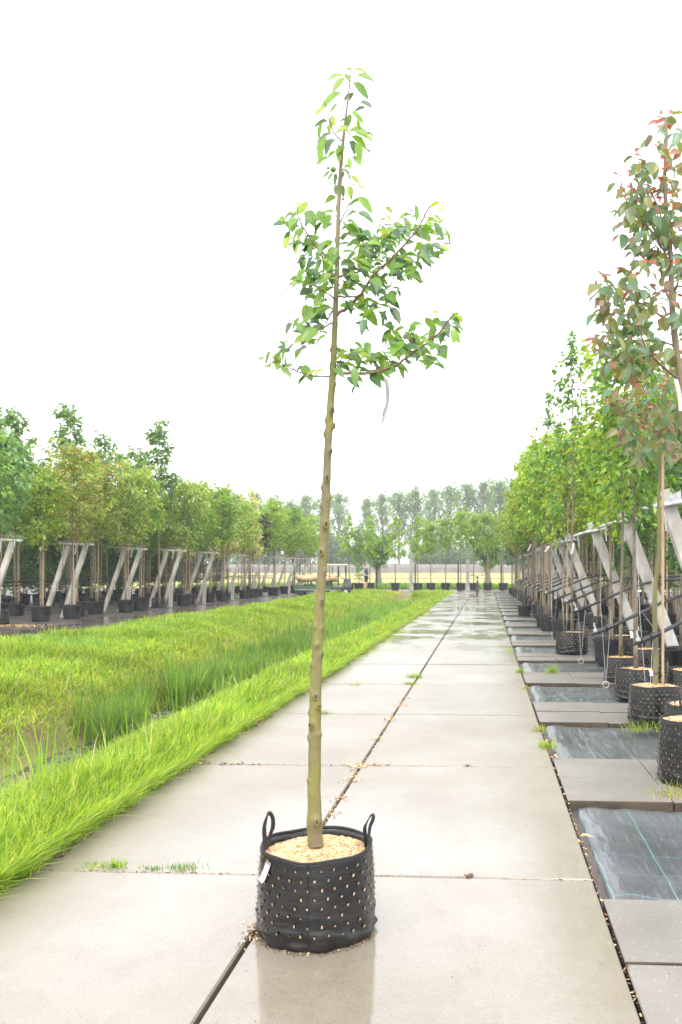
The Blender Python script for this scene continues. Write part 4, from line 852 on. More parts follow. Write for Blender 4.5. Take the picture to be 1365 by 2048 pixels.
def ptree(key, X, Y, label, group, var=0, rz=0, scl=1.0, pot='pot', ps=1.0, cane=True, name='potted_tree', z=0, leaf_s=1.0, lean=(0, 0)):
    cr, tr, hh = CROWN[key][var % len(CROWN[key])]
    r = empty(name, (X, Y, z), 0, label=label, cat='potted tree', group=group)
    t = put('trunk', tr, r, (0, 0, .22)); t.rotation_euler = (lean[0], lean[1], rz); t.scale = (1, 1, scl)
    c = put('crown', cr, r, (0, 0, .12)); c.rotation_euler = (lean[0], lean[1], rz); c.scale = (scl * leaf_s, scl * leaf_s, scl)
    if pot == 'bag':
        p = put('bag', BAGM, r); p.scale = (ps, ps, ps); p.rotation_euler = (0, 0, rz)
        m_ = put('mulch', MUL, r, (0, 0, .275 * ps)); m_.scale = (ps, ps, 1)
    elif pot == 'pot':
        p = put('pot', POTM, r); p.scale = (ps, ps, ps); m_ = put('soil', soilm, r, (0, 0, .31 * ps)); m_.scale = (ps, ps, 1)
    if cane:
        k = put('stake', CANE, r, (.045, .02, 0)); k.rotation_euler = (random.uniform(-.02, .02), random.uniform(-.02, .02), rz)
    return r
random.seed(4)
GR = 'potted trees in the rows right of the path'; GL = 'potted trees in the rows beyond the wet road'
# dense shared trees on the right, front column then columns behind
rt = random.Random(9)
cols_r = [(1.55, 20.0, 49, 1.18, .25), (2.45, 9.5, 49, 1.25, .3), (3.35, 13.6, 49, 1.35, .3), (4.35, 17.5, 49, 1.5, .35), (5.5, 22.5, 49, 1.8, .4), (6.9, 28, 49, 2.2, .4)]
kinds_r = ['yellow', 'bright', 'green', 'spire', 'bright', 'dark', 'yellow', 'orange', 'green']
KN = {'spire': 'sparse pointed green', 'bright': 'bright green', 'yellow': 'yellow-green', 'green': 'mid green', 'dark': 'dark green', 'olive': 'olive green', 'bluish': 'bluish green', 'orange': 'orange-tinged', 'maple': 'tall thin dark green', 'cream': 'cream-white', 'purple': 'purple', 'columnar': 'narrow green', 'hedge': 'bushy dark green'}
cnt = 0
for ci, (X0, ya, yb, st, jt) in enumerate(cols_r):
    Y = ya; i = 0
    while Y < yb:
        key = kinds_r[(i * 3 + ci * 5 + (i // 4)) % len(kinds_r)] if ci < 4 else rt.choice(['dark', 'green', 'hedge', 'dark'])
        if ci == 0:
            lab = 'potted tree with %s crown, %s after the small gap along the cloth strips' % (KN[key], ORD[i])
            g = 'front row trees behind the cloth strips'
        else:
            lab = 'potted tree with %s crown in the packed rows behind the leaning posts' % KN[key]; g = 'packed %s trees behind the leaning posts' % KN[key]
        sc_ = rt.uniform(.94, 1.1) * (1.08 if ci == 0 else 1.0) * (.72 + .28 * min(1, Y / 24.))
        ptree(key, X0 + rt.uniform(-jt, jt) * .5, Y + rt.uniform(-.2, .2), lab, g, rt.randint(0, 3), rt.uniform(0, 6.28), sc_, 'bag' if rt.random() < .3 else 'pot', rt.uniform(.85, 1.12))
        Y += st * rt.uniform(.85, 1.2); i += 1; cnt += 1
# hand-placed front trees on the right
FR = [('yellow', 9.50, 1.545, 'bag', .93, 'thin mossy trunk in a slumped black bag behind the slit bag', .86, 0),
      ('green', 8.25, 1.48, 'bag', .98, 'thick mossy green trunk in a slit black bag with a folded foot', .80, 0),
      ('bright', 11.25, 1.66, 'pot', 1.02, 'tree with bamboo stake in a smooth dark plastic pot beside the posts', .80, 1),
      ('spire', 12.6, 1.30, 'bag', 1.12, 'sparse spire-shaped tree rising above the row from a squat bag', 1.0, 0),
      ('yellow', 15.2, 1.42, 'pot', 1.05, 'yellow-green tree with pale cane in a tall black tub', .84, 1),
      ('bright', 17.3, 1.30, 'pot', .85, 'bright green tree in the first of three narrow pots', .86, 1),
      ('green', 18.6, 1.28, 'pot', .8, 'mid green tree in the middle of three narrow pots', .86, 1)]
for key, D, X, pk, ps, lab, sc_, cane in FR:
    ptree(key, X, D, lab, GR, 0, 1.3 * D, sc_, pk, ps, bool(cane))
# near bags and the two coppery apple trees
def near_bag(root, R_, h, seed, handles=False, wr=1.4):
    me, rd = bag_mesh(R_, h, seed, na=96, wr=wr); b_ = put('bag', me, root)
    put('mulch', mulch_mesh(R_ * .95, h - .022, seed + 1, 1800, .014, .02), root)
    if handles:
        for a0 in (-2.4, -.9):
            mb = MB(); q = [(math.cos(a0 + da) * R_ * .97, math.sin(a0 + da) * R_ * .97, h + dz) for da, dz in ((-.14, -.03), (-.12, .03), (-.05, .075), (.05, .075), (.12, .03), (.14, -.03))]
            mb.tube(smooth_path(q, 4), .006, 5, asp=(.35, 1.6)); mb.build('handle', M['webbing'], b_)
    return b_
def blob_tree(root, basew, D, trunkpx, rtr, limbs, blobs, zf, seed, Lr=(20, 34), pal='red', tip='redtip', mat_t='trunk'):
    rng = np.random.RandomState(seed); LL = lambda x, y, d=D: P(x, y, d) - basew
    sp = smooth_path([LL(x, y) if not isinstance(y, tuple) else np.array(y) for x, y in trunkpx], 6); n_ = len(sp)
    mb = MB(); mb.tube(sp, [rtr * (1 - .82 * i / n_) for i in range(n_)], 12, rfun=lambda i, a, r: r * (1 + .06 * math.sin(3 * a + i) + .05 * math.sin(i * 1.7)))
    mb.build('trunk', M[mat_t], root, smooth=True)
    bp = list(sp[n_ // 3:]); mt = MB()
    for q, r0, dep in limbs:
        m_ = len(q); s2 = smooth_path([LL(x, y, D + dep * i / (m_ - 1)) for i, (x, y) in enumerate(q)], 4); mt.tube(s2, [r0 * (1 - .7 * i / len(s2)) for i in range(len(s2))], 6, 0, False); bp += s2
    bp = np.array(bp); A, B_, S, CC, U = [], [], [], [], []
    for (x, y, rx, ry, n, tp) in blobs:
        c0 = LL(x, y, D + rng.normal(0, .12)); j = np.argmin(np.linalg.norm(bp - c0, axis=1)); mt.tube([bp[j], (bp[j] + c0) / 2 + rng.normal(0, .012, 3), c0], [.0025, .002, .001], 4, 0, False)
        for k in range(int(n * 1.35)):
            a = rng.rand() * 6.28; rr = 1.08 * math.sqrt(rng.rand()); X_, Y_ = x + rx * rr * math.cos(a), y + ry * rr * math.sin(a)
            Ln = rng.uniform(*Lr); istip = rng.rand() < tp; Ln *= .62 if istip else 1
            ang = rng.normal(.75, .55); sx = -1 if rng.rand() < .6 else 1
            if istip: ang = rng.uniform(-1.3, .3)
            D0 = D + rng.normal(0, .22); b0 = LL(X_, Y_, D0); t0 = LL(X_ + sx * math.cos(ang) * Ln, Y_ + math.sin(ang) * Ln, D0 + rng.normal(0, .04))
            A.append(b0); B_.append(t0 - b0); S.append(np.linalg.norm(t0 - b0)); CC.append(pick(PAL[tip] if istip else PAL[pal], 1, rng, .15)[0]); U.append((rng.normal(0, .5), -.6 + rng.normal(0, .5), .7))
    V, Fc, C = leaf_arrays(np.array(A), np.array(B_), np.array(S), np.array(CC), rng, True, width=.56, fold=.25, droop=.25, updir=np.array(U))
    nv = len(mt.v); mk('crown', np.vstack([np.array(mt.v), V]), mt.f + [tuple(i + nv for i in f) for f in Fc], [M['twig'], M['leaf']], [0] * len(mt.f) + [1] * len(Fc), np.vstack([np.ones((nv, 3)), C]), True, root)
# A: nearest bag on the right, tall coppery crown
DA = 4.95; bA = np.array((1.235, 5.0, 0.)); rA = empty('potted_tree', bA, label='tallest coppery apple tree whose bag is cut by the picture edge', cat='potted tree', group=GR)
near_bag(rA, .205, .37, 71, wr=1.2)
tA = [(1392, (0, 0, .33)), (1385, 1200), (1377, 950), (1366, 800), (1356, 720), (1345, 620), (1342, 520), (1334, 430), (1330, 350), (1334, 280), (1332, 235)]
lA = [([(1362, 760), (1340, 745), (1315, 722), (1295, 700), (1280, 660), (1262, 600)], .010, -.2), ([(1345, 610), (1325, 560), (1320, 510), (1300, 470)], .007, .1), ([(1342, 530), (1310, 470), (1275, 430), (1250, 385), (1243, 365)], .006, -.1), ([(1345, 650), (1290, 610), (1235, 590), (1210, 560), (1207, 545)], .007, .1), ([(1340, 480), (1310, 400), (1285, 340), (1275, 310)], .006, .05), ([(1345, 600), (1365, 540), (1390, 480)], .007, .1), ([(1346, 690), (1300, 680), (1230, 690), (1200, 680)], .006, .1), ([(1262, 600), (1258, 560), (1255, 545)], .004, 0)]
BA = [(1330, 245, 18, 22, 12, .6), (1318, 290, 22, 30, 10, .1), (1350, 300, 20, 40, 8, .1), (1335, 330, 25, 25, 12, .35), (1277, 312, 12, 10, 5, .8), (1290, 340, 20, 22, 9, .15), (1250, 370, 18, 22, 9, .6), (1262, 400, 26, 26, 13, .25), (1305, 370, 30, 25, 16, .3), (1340, 385, 28, 30, 16, .45), (1280, 400, 25, 22, 12, .2), (1250, 425, 18, 26, 11, .1), (1290, 435, 30, 28, 18, .1), (1335, 430, 30, 28, 18, .3), (1355, 440, 22, 30, 10, .2), (1265, 465, 22, 22, 10, .2), (1305, 480, 32, 28, 20, .05), (1345, 490, 26, 30, 16, .1), (1285, 510, 22, 18, 9, .1), (1315, 525, 28, 22, 14, .05), (1350, 540, 22, 26, 10, .1), (1210, 560, 16, 16, 8, .6), (1212, 590, 16, 16, 8, .15), (1255, 550, 22, 14, 9, .55), (1240, 580, 26, 20, 13, .1), (1270, 590, 28, 22, 16, .3), (1310, 590, 30, 26, 14, .2), (1330, 620, 24, 24, 9, .2), (1215, 620, 20, 20, 13, .15), (1225, 650, 22, 22, 15, .1), (1265, 635, 30, 26, 22, .12), (1300, 640, 26, 26, 14, .1), (1205, 685, 18, 18, 10, .4), (1240, 690, 28, 24, 20, .1), (1280, 690, 30, 26, 18, .08), (1250, 730, 30, 22, 16, .1), (1225, 725, 20, 20, 10, .1), (1290, 725, 22, 18, 8, .1), (1345, 700, 22, 26, 7, .2), (1320, 720, 20, 20, 6, .3), (1380, 600, 26, 80, 30, .1), (1375, 400, 26, 80, 30, .2)]
blob_tree(rA, bA, DA, tA, .030, lA, BA, None, 81, Lr=(18, 31))
# B: small bag tucked between, its crown hidden outside; C: bag with cane
bB = np.array((1.47, 5.98, 0.)); rB = empty('potted_tree', bB, label='low handled bag of shavings squeezed between two taller bags', cat='potted tree', group=GR)
near_bag(rB, .185, .31, 73, handles=True)
tB = [(1398, (0.02, 0, .28)), (1396, 1200), (1390, 1000), (1388, 850), (1385, 760)]
BB = [(1340, 760, 24, 20, 14, .35), (1300, 775, 30, 18, 18, .35), (1265, 790, 26, 16, 14, .3), (1225, 795, 26, 14, 9, .35), (1345, 800, 26, 26, 18, .3), (1300, 810, 30, 24, 22, .15), (1255, 820, 26, 22, 14, .15), (1330, 845, 30, 24, 22, .2), (1275, 860, 26, 26, 18, .15), (1345, 880, 26, 24, 16, .15), (1300, 890, 26, 20, 12, .2), (1250, 870, 20, 20, 8, .1), (1390, 820, 26, 60, 20, .2)]
blob_tree(rB, bB, 5.98, tB, .022, [([(1388, 900), (1360, 860), (1320, 820), (1280, 800), (1240, 800)], .007, .1), ([(1386, 860), (1355, 800), (1340, 770)], .006, .1)], BB, None, 82, Lr=(15, 26))
bC = np.array((1.40, 6.93, 0.)); rC = empty('potted_tree', bC, label='knobbly grey trunk tied to a bamboo cane in the largest black bag', cat='potted tree', group=GR)
near_bag(rC, .215, .31, 75, wr=1.3)
tC = [(1313, (0.0, 0, .28)), (1312, 1300), (1310, 1200), (1318, 1100), (1318, 1000), (1320, 930), (1316, 860), (1320, 800)]
BC = [(1330, 850, 30, 20, 14, .15), (1310, 880, 34, 26, 24, .12), (1280, 900, 26, 20, 14, .1), (1350, 915, 20, 26, 12, .1), (1260, 850, 26, 20, 10, .2), (1310, 830, 30, 24, 16, .4)]
blob_tree(rC, bC, 6.93, tC, .026, [([(1318, 960), (1290, 930), (1262, 880), (1255, 850)], .006, -.1), ([(1319, 940), (1340, 900), (1350, 870)], .006, .1)], BC, None, 83, Lr=(15, 25))
k = put('stake', CANE, rC, (.055, -.03, 0)); k.scale = (1.0, 1.0, .93)
mb = MB(); mb.tube([(math.cos(t) * .05 + .02, math.sin(t) * .035 - .01, .40 + .01 * math.sin(t * 2)) for t in np.linspace(0, 6.28, 13)], .005, 5); mb.build('tie', M['black'], rC)
# small empty-looking pot standing out in front and extra bag at the edge
rS = empty('plant_pot', (1.05, 23.0, 0), label='lone small black pot standing out in front of the row', cat='pot'); p = put('pot', POTM, rS); p.scale = (.85, .85, .85); m_ = put('soil', soilm, rS, (0, 0, .26)); m_.scale = (.8, .8, 1)
rX = empty('plant_pot', (1.98, 8.15, 0), label='shavings-topped black bag at the foot of the concrete post', cat='bag'); put('bag', BAGM, rX); put('mulch', MUL, rX, (0, 0, .275))
for (X, Y, lb) in ((2.0, 10.3, 'black bag with shavings between the second and third leaning posts'), (2.05, 12.4, 'black bag with shavings behind the squat bag')):
    rX = empty('plant_pot', (X, Y, 0), label=lb, cat='bag'); put('bag', BAGM, rX); put('mulch', MUL, rX, (0, 0, .275))

# ------------------------------------------------------------------ leaning concrete posts on the right, wires and drip pipes
def lean_post():
    r = empty('leaning_post', (0, 0, 0)); a = Vector((0, 0, -.15)); b = Vector((-.83, 0, 2.06)); d = (b - a).normalized()
    mb = MB(); mb.beam(a, b, .15, .11); o = mb.build('post', M['conc_post'], r); bv = o.modifiers.new('bevel', 'BEVEL'); bv.width = .012; bv.segments = 2
    c = a + d * ((1.9 + .15) / d.z)
    mb = MB(); mb.tube([c + Vector((-.34, -.10, -.06)), c + Vector((-.20, -.10, -.02)), c + Vector((.16, -.10, .045))], .024, 10)
    mb.tube([c + Vector((-.34, .10, -.06)), c + Vector((.14, .10, .045))], .018, 8)
    V = [c + Vector(q) for q in ((-.26, -.085, -.03), (.12, -.085, .05), (.11, -.085, .16), (-.26, .085, -.03), (.12, .085, .05), (.11, .085, .16))]
    mb.add(V, [(0, 1, 2), (5, 4, 3), (0, 2, 5, 3), (1, 4, 5, 2)]); mb.tube([c + Vector((.155, -.127, .045)), c + Vector((.155, -.09, .045))], .034, 10)
    brk = mb.build('bracket', M['galv'], r)
    mb = MB(); mb.tube([c + Vector((.155, -.129, .045)), c + Vector((.155, -.1285, .045))], .016, 8); mb.build('bolt', M['black'], brk)
    for sx in (-.30, -.06):
        mb = MB(); q = [c + Vector((sx, -.128, -.05)), c + Vector((sx + .01, -.13, -.12)), c + Vector((sx + .02, -.135, -.26))]; V = []
        for p_ in q: V += [p_ + Vector((-.007, 0, 0)), p_ + Vector((.007, 0, 0))]
        mb.add(V, [(0, 1, 3, 2), (2, 3, 5, 4)]); mb.build('strap', M['white'], r)
    e = a + d * ((.85 + .15) / d.z); mb = MB(); mb.box(e, (.19, .13, .045), rot=Matrix.Rotation(-.12, 3, 'Y')); mb.build('clamp', M['galv'], r)
    return r
def clone(o, parent=None):
    c = o.copy(); COL.objects.link(c); c.parent = parent
    for ch in o.children: clone(ch, c)
    return c
PROTO = lean_post(); GP_ = 'concrete posts leaning over the pots by the path'
post_at = [8.6, 11.15, 13.6, 18.1, 20.9, 23.3, 25.7, 28.1, 30.4, 32.8, 35.2, 37.5, 39.9, 42.3, 44.6, 47]
PL = ['largest leaning concrete post with galvanised bracket at the picture edge', 'leaning concrete post rising behind the slit bag with the folded foot', 'leaning concrete post above the smooth plastic pot, bracket pipe drooping', 'leaning concrete post right after the wide gap between posts']
for i, D in enumerate(post_at):
    o = PROTO if i == 0 else clone(PROTO); o.location = (2.60 + .03 * math.sin(i * 2), D, 0); o.rotation_euler = (R(1.2 * math.sin(i * 3)), R(1.0 * math.cos(i * 5)), 0)
    tag(o, PL[i] if i < 4 else ('%s leaning concrete post along the potted row' % ORD[i] if i < 10 else 'small distant leaning concrete post merging into the row'), 'post', GP_)
# wires with ring anchors
WGR = 'guy wires anchored with iron rings beside the tiles'
for i in range(15):
    Dr = 6.76 + 2.37 * i; Dp = post_at[min(i, 15)] if i < 3 else Dr + 1.8
    b_ = np.array((1.31, Dr, -.03)); r = empty('guy_wire', b_, label=('%s guy wire pair down to an iron ring anchor by the tiles' % ORD[i]) if i < 8 else 'thin distant guy wire pair in the row', cat='wire', group=WGR)
    mb = MB(); top = np.array((1.52, Dp - .10, 1.82)) - b_; mid = np.array((.0, .28, .95))
    mb.tube([(0, 0, .05), (-.03, .20, .9), top], .0017, 4); mb.tube([(0, 0, .05), (.10, .30, .80), (.30, Dp - Dr, .85)], .0017, 4); mb.build('wire', M['galv'], r)
    mb = MB(); mb.tube([(math.cos(t) * .035, 0, .035 + math.sin(t) * .035) for t in np.linspace(0, 6.28, 13)], .006, 5); mb.tube([(0, 0, .0), (0, 0, -.05)], .007, 5); mb.build('anchor_ring', M['galv'], r)
# drip pipes
for i in range(15):
    D = [6.75, 7.75, 10.2, 12.2, 14.4][i] if i < 5 else 14.4 + 2.2 * (i - 4)
    p0 = [P(1270, 1287, 6.75), P(1185, 1268, 7.75), P(1148, 1224, 10.2), P(1130, 1206, 12.2), P(1108, 1200, 14.4)][i] if i < 5 else np.array((1.22 + .05 * math.sin(i), D, .78))
    r = empty('irrigation_pipe', p0, label='%s black drip pipe bending down beside the leaning posts' % ORD[i] if i < 7 else 'distant black drip pipe end in the potted row', cat='pipe', group='black drip pipes poking out of the rows')
    q = smooth_path([(0, 0, 0), (.22, .12, .075), (.55, .35, .20), (.95, .7, .33), (1.5, 1.1, .39), (2.6, 1.6, .37), (6, 2.2, .30)], 5)
    mb = MB(); mb.tube(q, .017, 8); mb.build('pipe', M['black'], r, smooth=True)
    mb = MB(); mb.tube([(-.02, -.01, -.006), (.05, .026, .018)], .013, 8); mb.tube([(.05, .027, .018), (.13, .07, .045)], .026, 8); mb.tube([(.14, .075, .048), (.17, .09, .06)], .030, 8)
    mb.tube([(.17, .09, .06), (.20, .10, .07)], .022, 8); mb.build('end_coupling', M['black'], r)
    mb = MB(); mb.tube([(.03, .01, .05), (.02, .01, .085)], .007, 6); mb.box((.03, .012, .035), (.035, .02, .03)); mb.box((.02, .01, .085), (.014, .01, .04)); mb.build('tap', M['galv'], r)
    if i < 4:
        mb = MB(); mb.tube(smooth_path([(.15, .07, .03), (.22, .08, -.05), (.38, .10, -.06), (.47, .14, .0), (.44, .2, .14)], 5), .003, 5); mb.build('thin_hose', M['black'], r)
# long lateral pipes between the packed rows
for i, (xx, zz) in enumerate(((2.9, 1.0), (3.9, .95), (4.9, 1.0), (3.4, 1.55))):
    mb = MB(); mb.tube([(0, y, .02 * math.sin(y * .9 + i)) for y in np.linspace(0, 38, 40)], .014 if i < 3 else .004, 6, m=0); o = mb.build('irrigation_pipe', M['black'] if i < 3 else M['galv'], smooth=True); o.location = (xx, 11, zz)
    tag(o, 'long thin supply line running lengthwise through the packed rows', 'pipe', 'lines through the packed rows')
#SECTION_LEFT
# ------------------------------------------------------------------ left yard
def frame_proto():
    r = empty('support_frame', (0, 0, 0)); 
    for dx in (0, .50):
        mb = MB(); mb.beam((dx, 0, -.1), (dx + .70, 0, 1.96), .12, .10); o = mb.build('leg', M['old_conc'], r); bv = o.modifiers.new('bevel', 'BEVEL'); bv.width = .01; bv.segments = 1
    mb = MB(); mb.beam((.47, 0, 2.03), (1.40, .0, 1.99), .12, .055, side=(0, 1, 0)); mb.build('top_beam', M['old_conc'], r)
    mb = MB(); rg = random.Random(3)
    for k in range(9): x0 = .38 + k * .1; mb.beam((x0, rg.uniform(-.07, .07), 2.085 + rg.uniform(-.01, .03)), (x0 + rg.uniform(.15, .3), rg.uniform(-.07, .07), 2.07 + rg.uniform(-.03, .02)), .05, .015, side=(0, 1, 0))
    mb.build('weathered_cap', M['lath'], r)
    mb = MB(); mb.beam((.83, -.08, -.1), (.89, -.08, .82), .12, .09); mb.build('stub_post', M['old_conc'], r)
    for sx in (.60, 1.27):
        mb = MB(); mb.tube([(sx, -.1, 2.0), (sx, -.12, 1.0), (sx, -.14, .08)], .006, 4); mb.tube([(sx + math.cos(t) * .04, -.14, .04 + math.sin(t) * .04) for t in np.linspace(0, 6.28, 11)], .008, 4); mb.build('hanging_wire', M['darkmetal'], r)
    for sx in (.62, .98, 1.29): mb = MB(); mb.beam((sx, -.09, 1.98), (sx - .04, -.1, 1.72), .03, .006); mb.build('strap', M['white'], r)
    return r
FP = frame_proto()
for i, D in enumerate([19.4, 22.9, 26.3, 29.8, 33.2, 36.7, 40.1, 43.5, 46.8, 50]):
    o = FP if i == 0 else clone(FP); o.location = (-12.15 + .03 * i, D - .9, -.03); o.rotation_euler = (0, R(1 * math.sin(i * 4)), R(2 * math.cos(i)))
    tag(o, ['weathered double-leg support frame cut off by the picture edge', 'largest whole support frame of two slanting legs beside the wet road', 'support frame next to the big black tub, third beside the wet road'][i] if i < 3 else '%s slanting double-leg support frame along the wet road' % ORD[i], 'support frame', 'slanting support frames along the wet road')
lt = random.Random(21)
left_kinds0 = ['green', 'bluish', 'yellow', 'orange', 'yellow', 'orange', 'olive', 'yellow', 'green', 'maple', 'olive', 'green', 'yellow', 'bright', 'green', 'bright', 'cream', 'bright', 'cream', 'bright', 'purple', 'bright', 'bright', 'green', 'bright', 'green', 'olive']
Y = 18.0; i = 0
left_kinds0 += ['bright', 'yellow', 'bright', 'green', 'yellow']
while Y < 55.5 and i < len(left_kinds0):
    key = left_kinds0[i]
    ptree(key, -11.35 - .3 * math.sin(i * 1.7), Y + lt.uniform(-.15, .15), '%s-crowned potted tree, %s of the front row across the wet road' % (KN[key], ORD[i]), GL, i, lt.uniform(0, 6.28), lt.uniform(.98, 1.12) * (.9 if i < 5 else 1), 'bag' if i in (1, 9) else 'pot', lt.uniform(1.05, 1.3), z=-.03, leaf_s=1.22)
    Y += 1.16; i += 1
sp_l = {1: ['green', 'olive', 'yellow', 'maple', 'green', 'orange'], 2: ['olive', 'maple', 'green', 'dark'], 3: ['hedge', 'green', 'maple', 'dark'], 4: ['hedge', 'dark'], 5: ['hedge']}
for ci, (X0, ya, st) in enumerate(((-13.3, 20.5, 1.25), (-14.6, 22.3, 1.35), (-16.0, 24.7, 1.5), (-17.6, 27.5, 1.35), (-19.4, 30, 1.15)), 1):
    Y = ya; i = 0
    while Y < 50:
        key = sp_l[ci][(i * 5 + i // 3) % len(sp_l[ci])]
        if ci in (1, 2) and 24 < Y < 33: key = 'maple' if i % 2 == 0 else key
        if key == 'maple' and (Y > 34 or Y < 23): key = 'green'
        if ci in (1, 2) and 38 < Y < 47 and i % 3 == 0: key = 'cream'
        if Y > 36 and key in ('orange', 'olive'): key = 'bright'
        ptree(key, X0 + lt.uniform(-.3, .3), Y, 'potted tree with %s crown in the rows behind the support frames' % KN[key], '%s trees behind the support frames' % KN[key], lt.randint(0, 3), lt.uniform(0, 6.28), lt.uniform(.92, 1.08), 'pot', lt.uniform(.95, 1.2), z=-.03, leaf_s=1.2)
        Y += st * lt.uniform(.85, 1.2); i += 1
for i, (xx, zz) in enumerate(((-12.9, .86), (-13.0, .98), (-14.2, .9), (-15.5, 1.0))):
    mb = MB(); mb.tube([(0, y, .015 * math.sin(y * .7 + i)) for y in np.linspace(0, 33, 34)], .020, 6); o = mb.build('irrigation_pipe', M['black'], smooth=True); o.location = (xx, 17, zz)
    tag(o, 'black horizontal pipe running along the rows behind the support frames', 'pipe', 'pipes behind the support frames')

# ------------------------------------------------------------------ back row by the fence
BK = [(699, 'stacked', 54.5), (718, 'columnar', 54), (740, 'stacked', 54.6), (791, 'stacked', 54.2), (836, 'stacked', 53.6), (862, 'globe', 54), (892, 'globe', 54), (922, 'globe', 53.6), (948, 'globe', 54.4), (976, 'globe', 54), (1007, 'globe', 53.6), (1040, 'globe', 54)]
BLb = ['layered green tree in a pot, next to the vehicle roof', 'narrow green column leafy almost to its pot beside the standing person', 'layered green tree potted in front of the thick willow trunk', 'layered green tree standing alone between the willow and the pale post', 'layered green tree just past the first pale fence post', 'vase-shaped bright tree, first after the layered ones', 'vase-shaped bright tree with pale stem, two pots before the dark fence post', 'vase-shaped bright tree directly before the second pale fence post', 'bright tree whose pot is half hidden by the bicycle', 'bright tree potted in front of the second willow trunk', 'bright tree in the pot closing the end of the path row', 'bright tree behind the end of the cloth strips']
for i, (px, key, D) in enumerate(BK):
    q = P(px, 1180, D); ptree(key, q[0], q[1], BLb[i], 'potted trees along the back fence', i, i * 1.9, [1, 1.0, .96, .94, .95, .93, .95, 1.0, 1.05, 1.02, 1.0, 1.0][i], 'pot', 1.38, True, name='potted_tree', leaf_s=1.0)
# fence: posts and wires as one thing with parts
fr = empty('wire_fence', P(880, 1175, 56.5) * np.array((1, 1, 0)), label='dark wire mesh fence behind the back row of pots', cat='fence'); fo = np.array(fr.location)
for px in (600, 677, 754, 831, 917, 1003, 1090):
    q = P(px, 1177, 56.5); mb = MB(); mb.tube([(q[0] - fo[0], q[1] - fo[1], -.2), (q[0] - fo[0], q[1] - fo[1], 1.75)], .05, 6); mb.build('fence_post', M['darkmetal'], fr)
mb = MB(); qa = P(380, 1177, 56.5) - fo; qb = P(1200, 1177, 56.5) - fo
for z in (.12, .72, 1.72): mb.beam((qa[0], qa[1], z), (qb[0], qb[1], z), .02, .02)
nwv = 150
for k in range(nwv):
    t = k / nwv; a = qa * (1 - t) + qb * t; mb.beam((a[0], a[1], .05), (a[0], a[1], 1.72), .006, .006)
mb.build('wire_mesh', M['darkmetal'], fr)
for px, lb in ((823, 'pale concrete fence post beside the layered tree'), (936, 'pale concrete fence post close to the bicycle handlebar')):
    q = P(px, 1177, 55.8); mb = MB(); mb.box((0, 0, .95), (.26, .2, 2.1)); mb.box((0, 0, 2.02), (.2, .15, .05)); o = mb.build('fence_post', M['conc_post']); o.location = (q[0], q[1], 0); tag(o, lb, 'post', 'pale posts in the fence line')
# pollard willows
def willow(px, D, lb, seed, rx=1.0):
    q = P(px, 1170, D); r = empty('willow_tree', (q[0], q[1], .1), label=lb, cat='tree', group='pollard willows behind the fence')
    mb = MB(); mb.tube([(0, 0, -.3), (.03, 0, .6), (-.05, .05, 1.3), (0, 0, 1.9)], [.40, .24, .20, .26], 10, rfun=lambda i, a, r_: r_ * (1 + .1 * math.sin(3 * a + i) + .06 * math.sin(7 * a))); mb.build('trunk', M['bark'], r, smooth=True)
    c = crown_mesh('crown', seed, H=3.5, z0=1.55, r=1.15 * rx, n=3600, ls=.20, pal=PAL['green'] + PAL['dark'], prof='round', jit=.2, nb=46, droop=1.3, trunk_r=.10, lm='leaf_far'); put('crown', c, r)
willow(757, 66, 'dense round pollard willow on a thick brown trunk behind the person', 301); willow(976, 66, 'dense round pollard willow behind the bicycle', 302, 1.15)
# far poplars
PV = [crown_mesh('crown', 400 + i, H=21, z0=4.5 + i, r=4.4, n=2700, ls=.62, pal=PAL['poplar'], prof=['oval', 'vase', 'oval', 'round'][i], jit=.62, nb=44, elev=(35, 68), trunk_r=.55, lm='leaf_far', bark='bark_far', droop=.3, gap=.22, thick=1.0) for i in range(4)]
PT = [trunk_mesh('trunk', 500 + i, 19.5, .36, .9, 6, 'bark_far') for i in range(2)]
pr = random.Random(5)
pop = [(450, 985), (480, 990), (512, 985), (545, 992), (580, 1000), (612, 992), (650, 990), (678, 985), (735, 995), (765, 985), (800, 985), (832, 975), (868, 978), (900, 972), (935, 968), (968, 962), (1000, 962), (1035, 962), (1066, 965), (1100, 960), (1135, 960)]
for i, (px, ty) in enumerate(pop):
    D = 178 + pr.uniform(-14, 18); q = P(px, 1142, D); hgt = CAMH + (1142 - ty) * D / F - 1.0; s = hgt / 21.0
    r = empty('poplar_tree', (q[0], q[1], .9), label='tall airy poplar, %s of the line beyond the grey wall' % ORD[i], cat='tree', group='line of poplars beyond the wall')
    c = put('crown', PV[pr.randint(0, 3)], r); c.scale = (s * pr.uniform(.85, 1.05), s, s); c.rotation_euler = (0, 0, pr.uniform(0, 6.28)); t = put('trunk', PT[i % 2], r); t.scale = (s, s, s)
BUSHC = [crown_mesh('crown', 600 + i, H=7, z0=.6, r=3.6, n=2600, ls=.6, pal=PAL['poplar'] + PAL['dark'], prof='round', jit=.7, nb=30, elev=(10, 60), trunk_r=.3, lm='leaf_far', bark='bark_far') for i in range(2)]
for i, px in enumerate((440, 490, 540, 600, 660, 690, 722, 850, 880, 905, 940, 1010, 1045, 1080, 1120)):
    D = 168 + pr.uniform(-6, 30) ; q = P(px, 1142, D); r = empty('shrub', (q[0], q[1], .8), label='dull green bush growing low behind the grey wall', cat='bush', group='bushes behind the wall'); c = put('crown', BUSHC[i % 2], r); c.scale = (1, 1, pr.uniform(.6, 1.0)); c.rotation_euler = (0, 0, i)
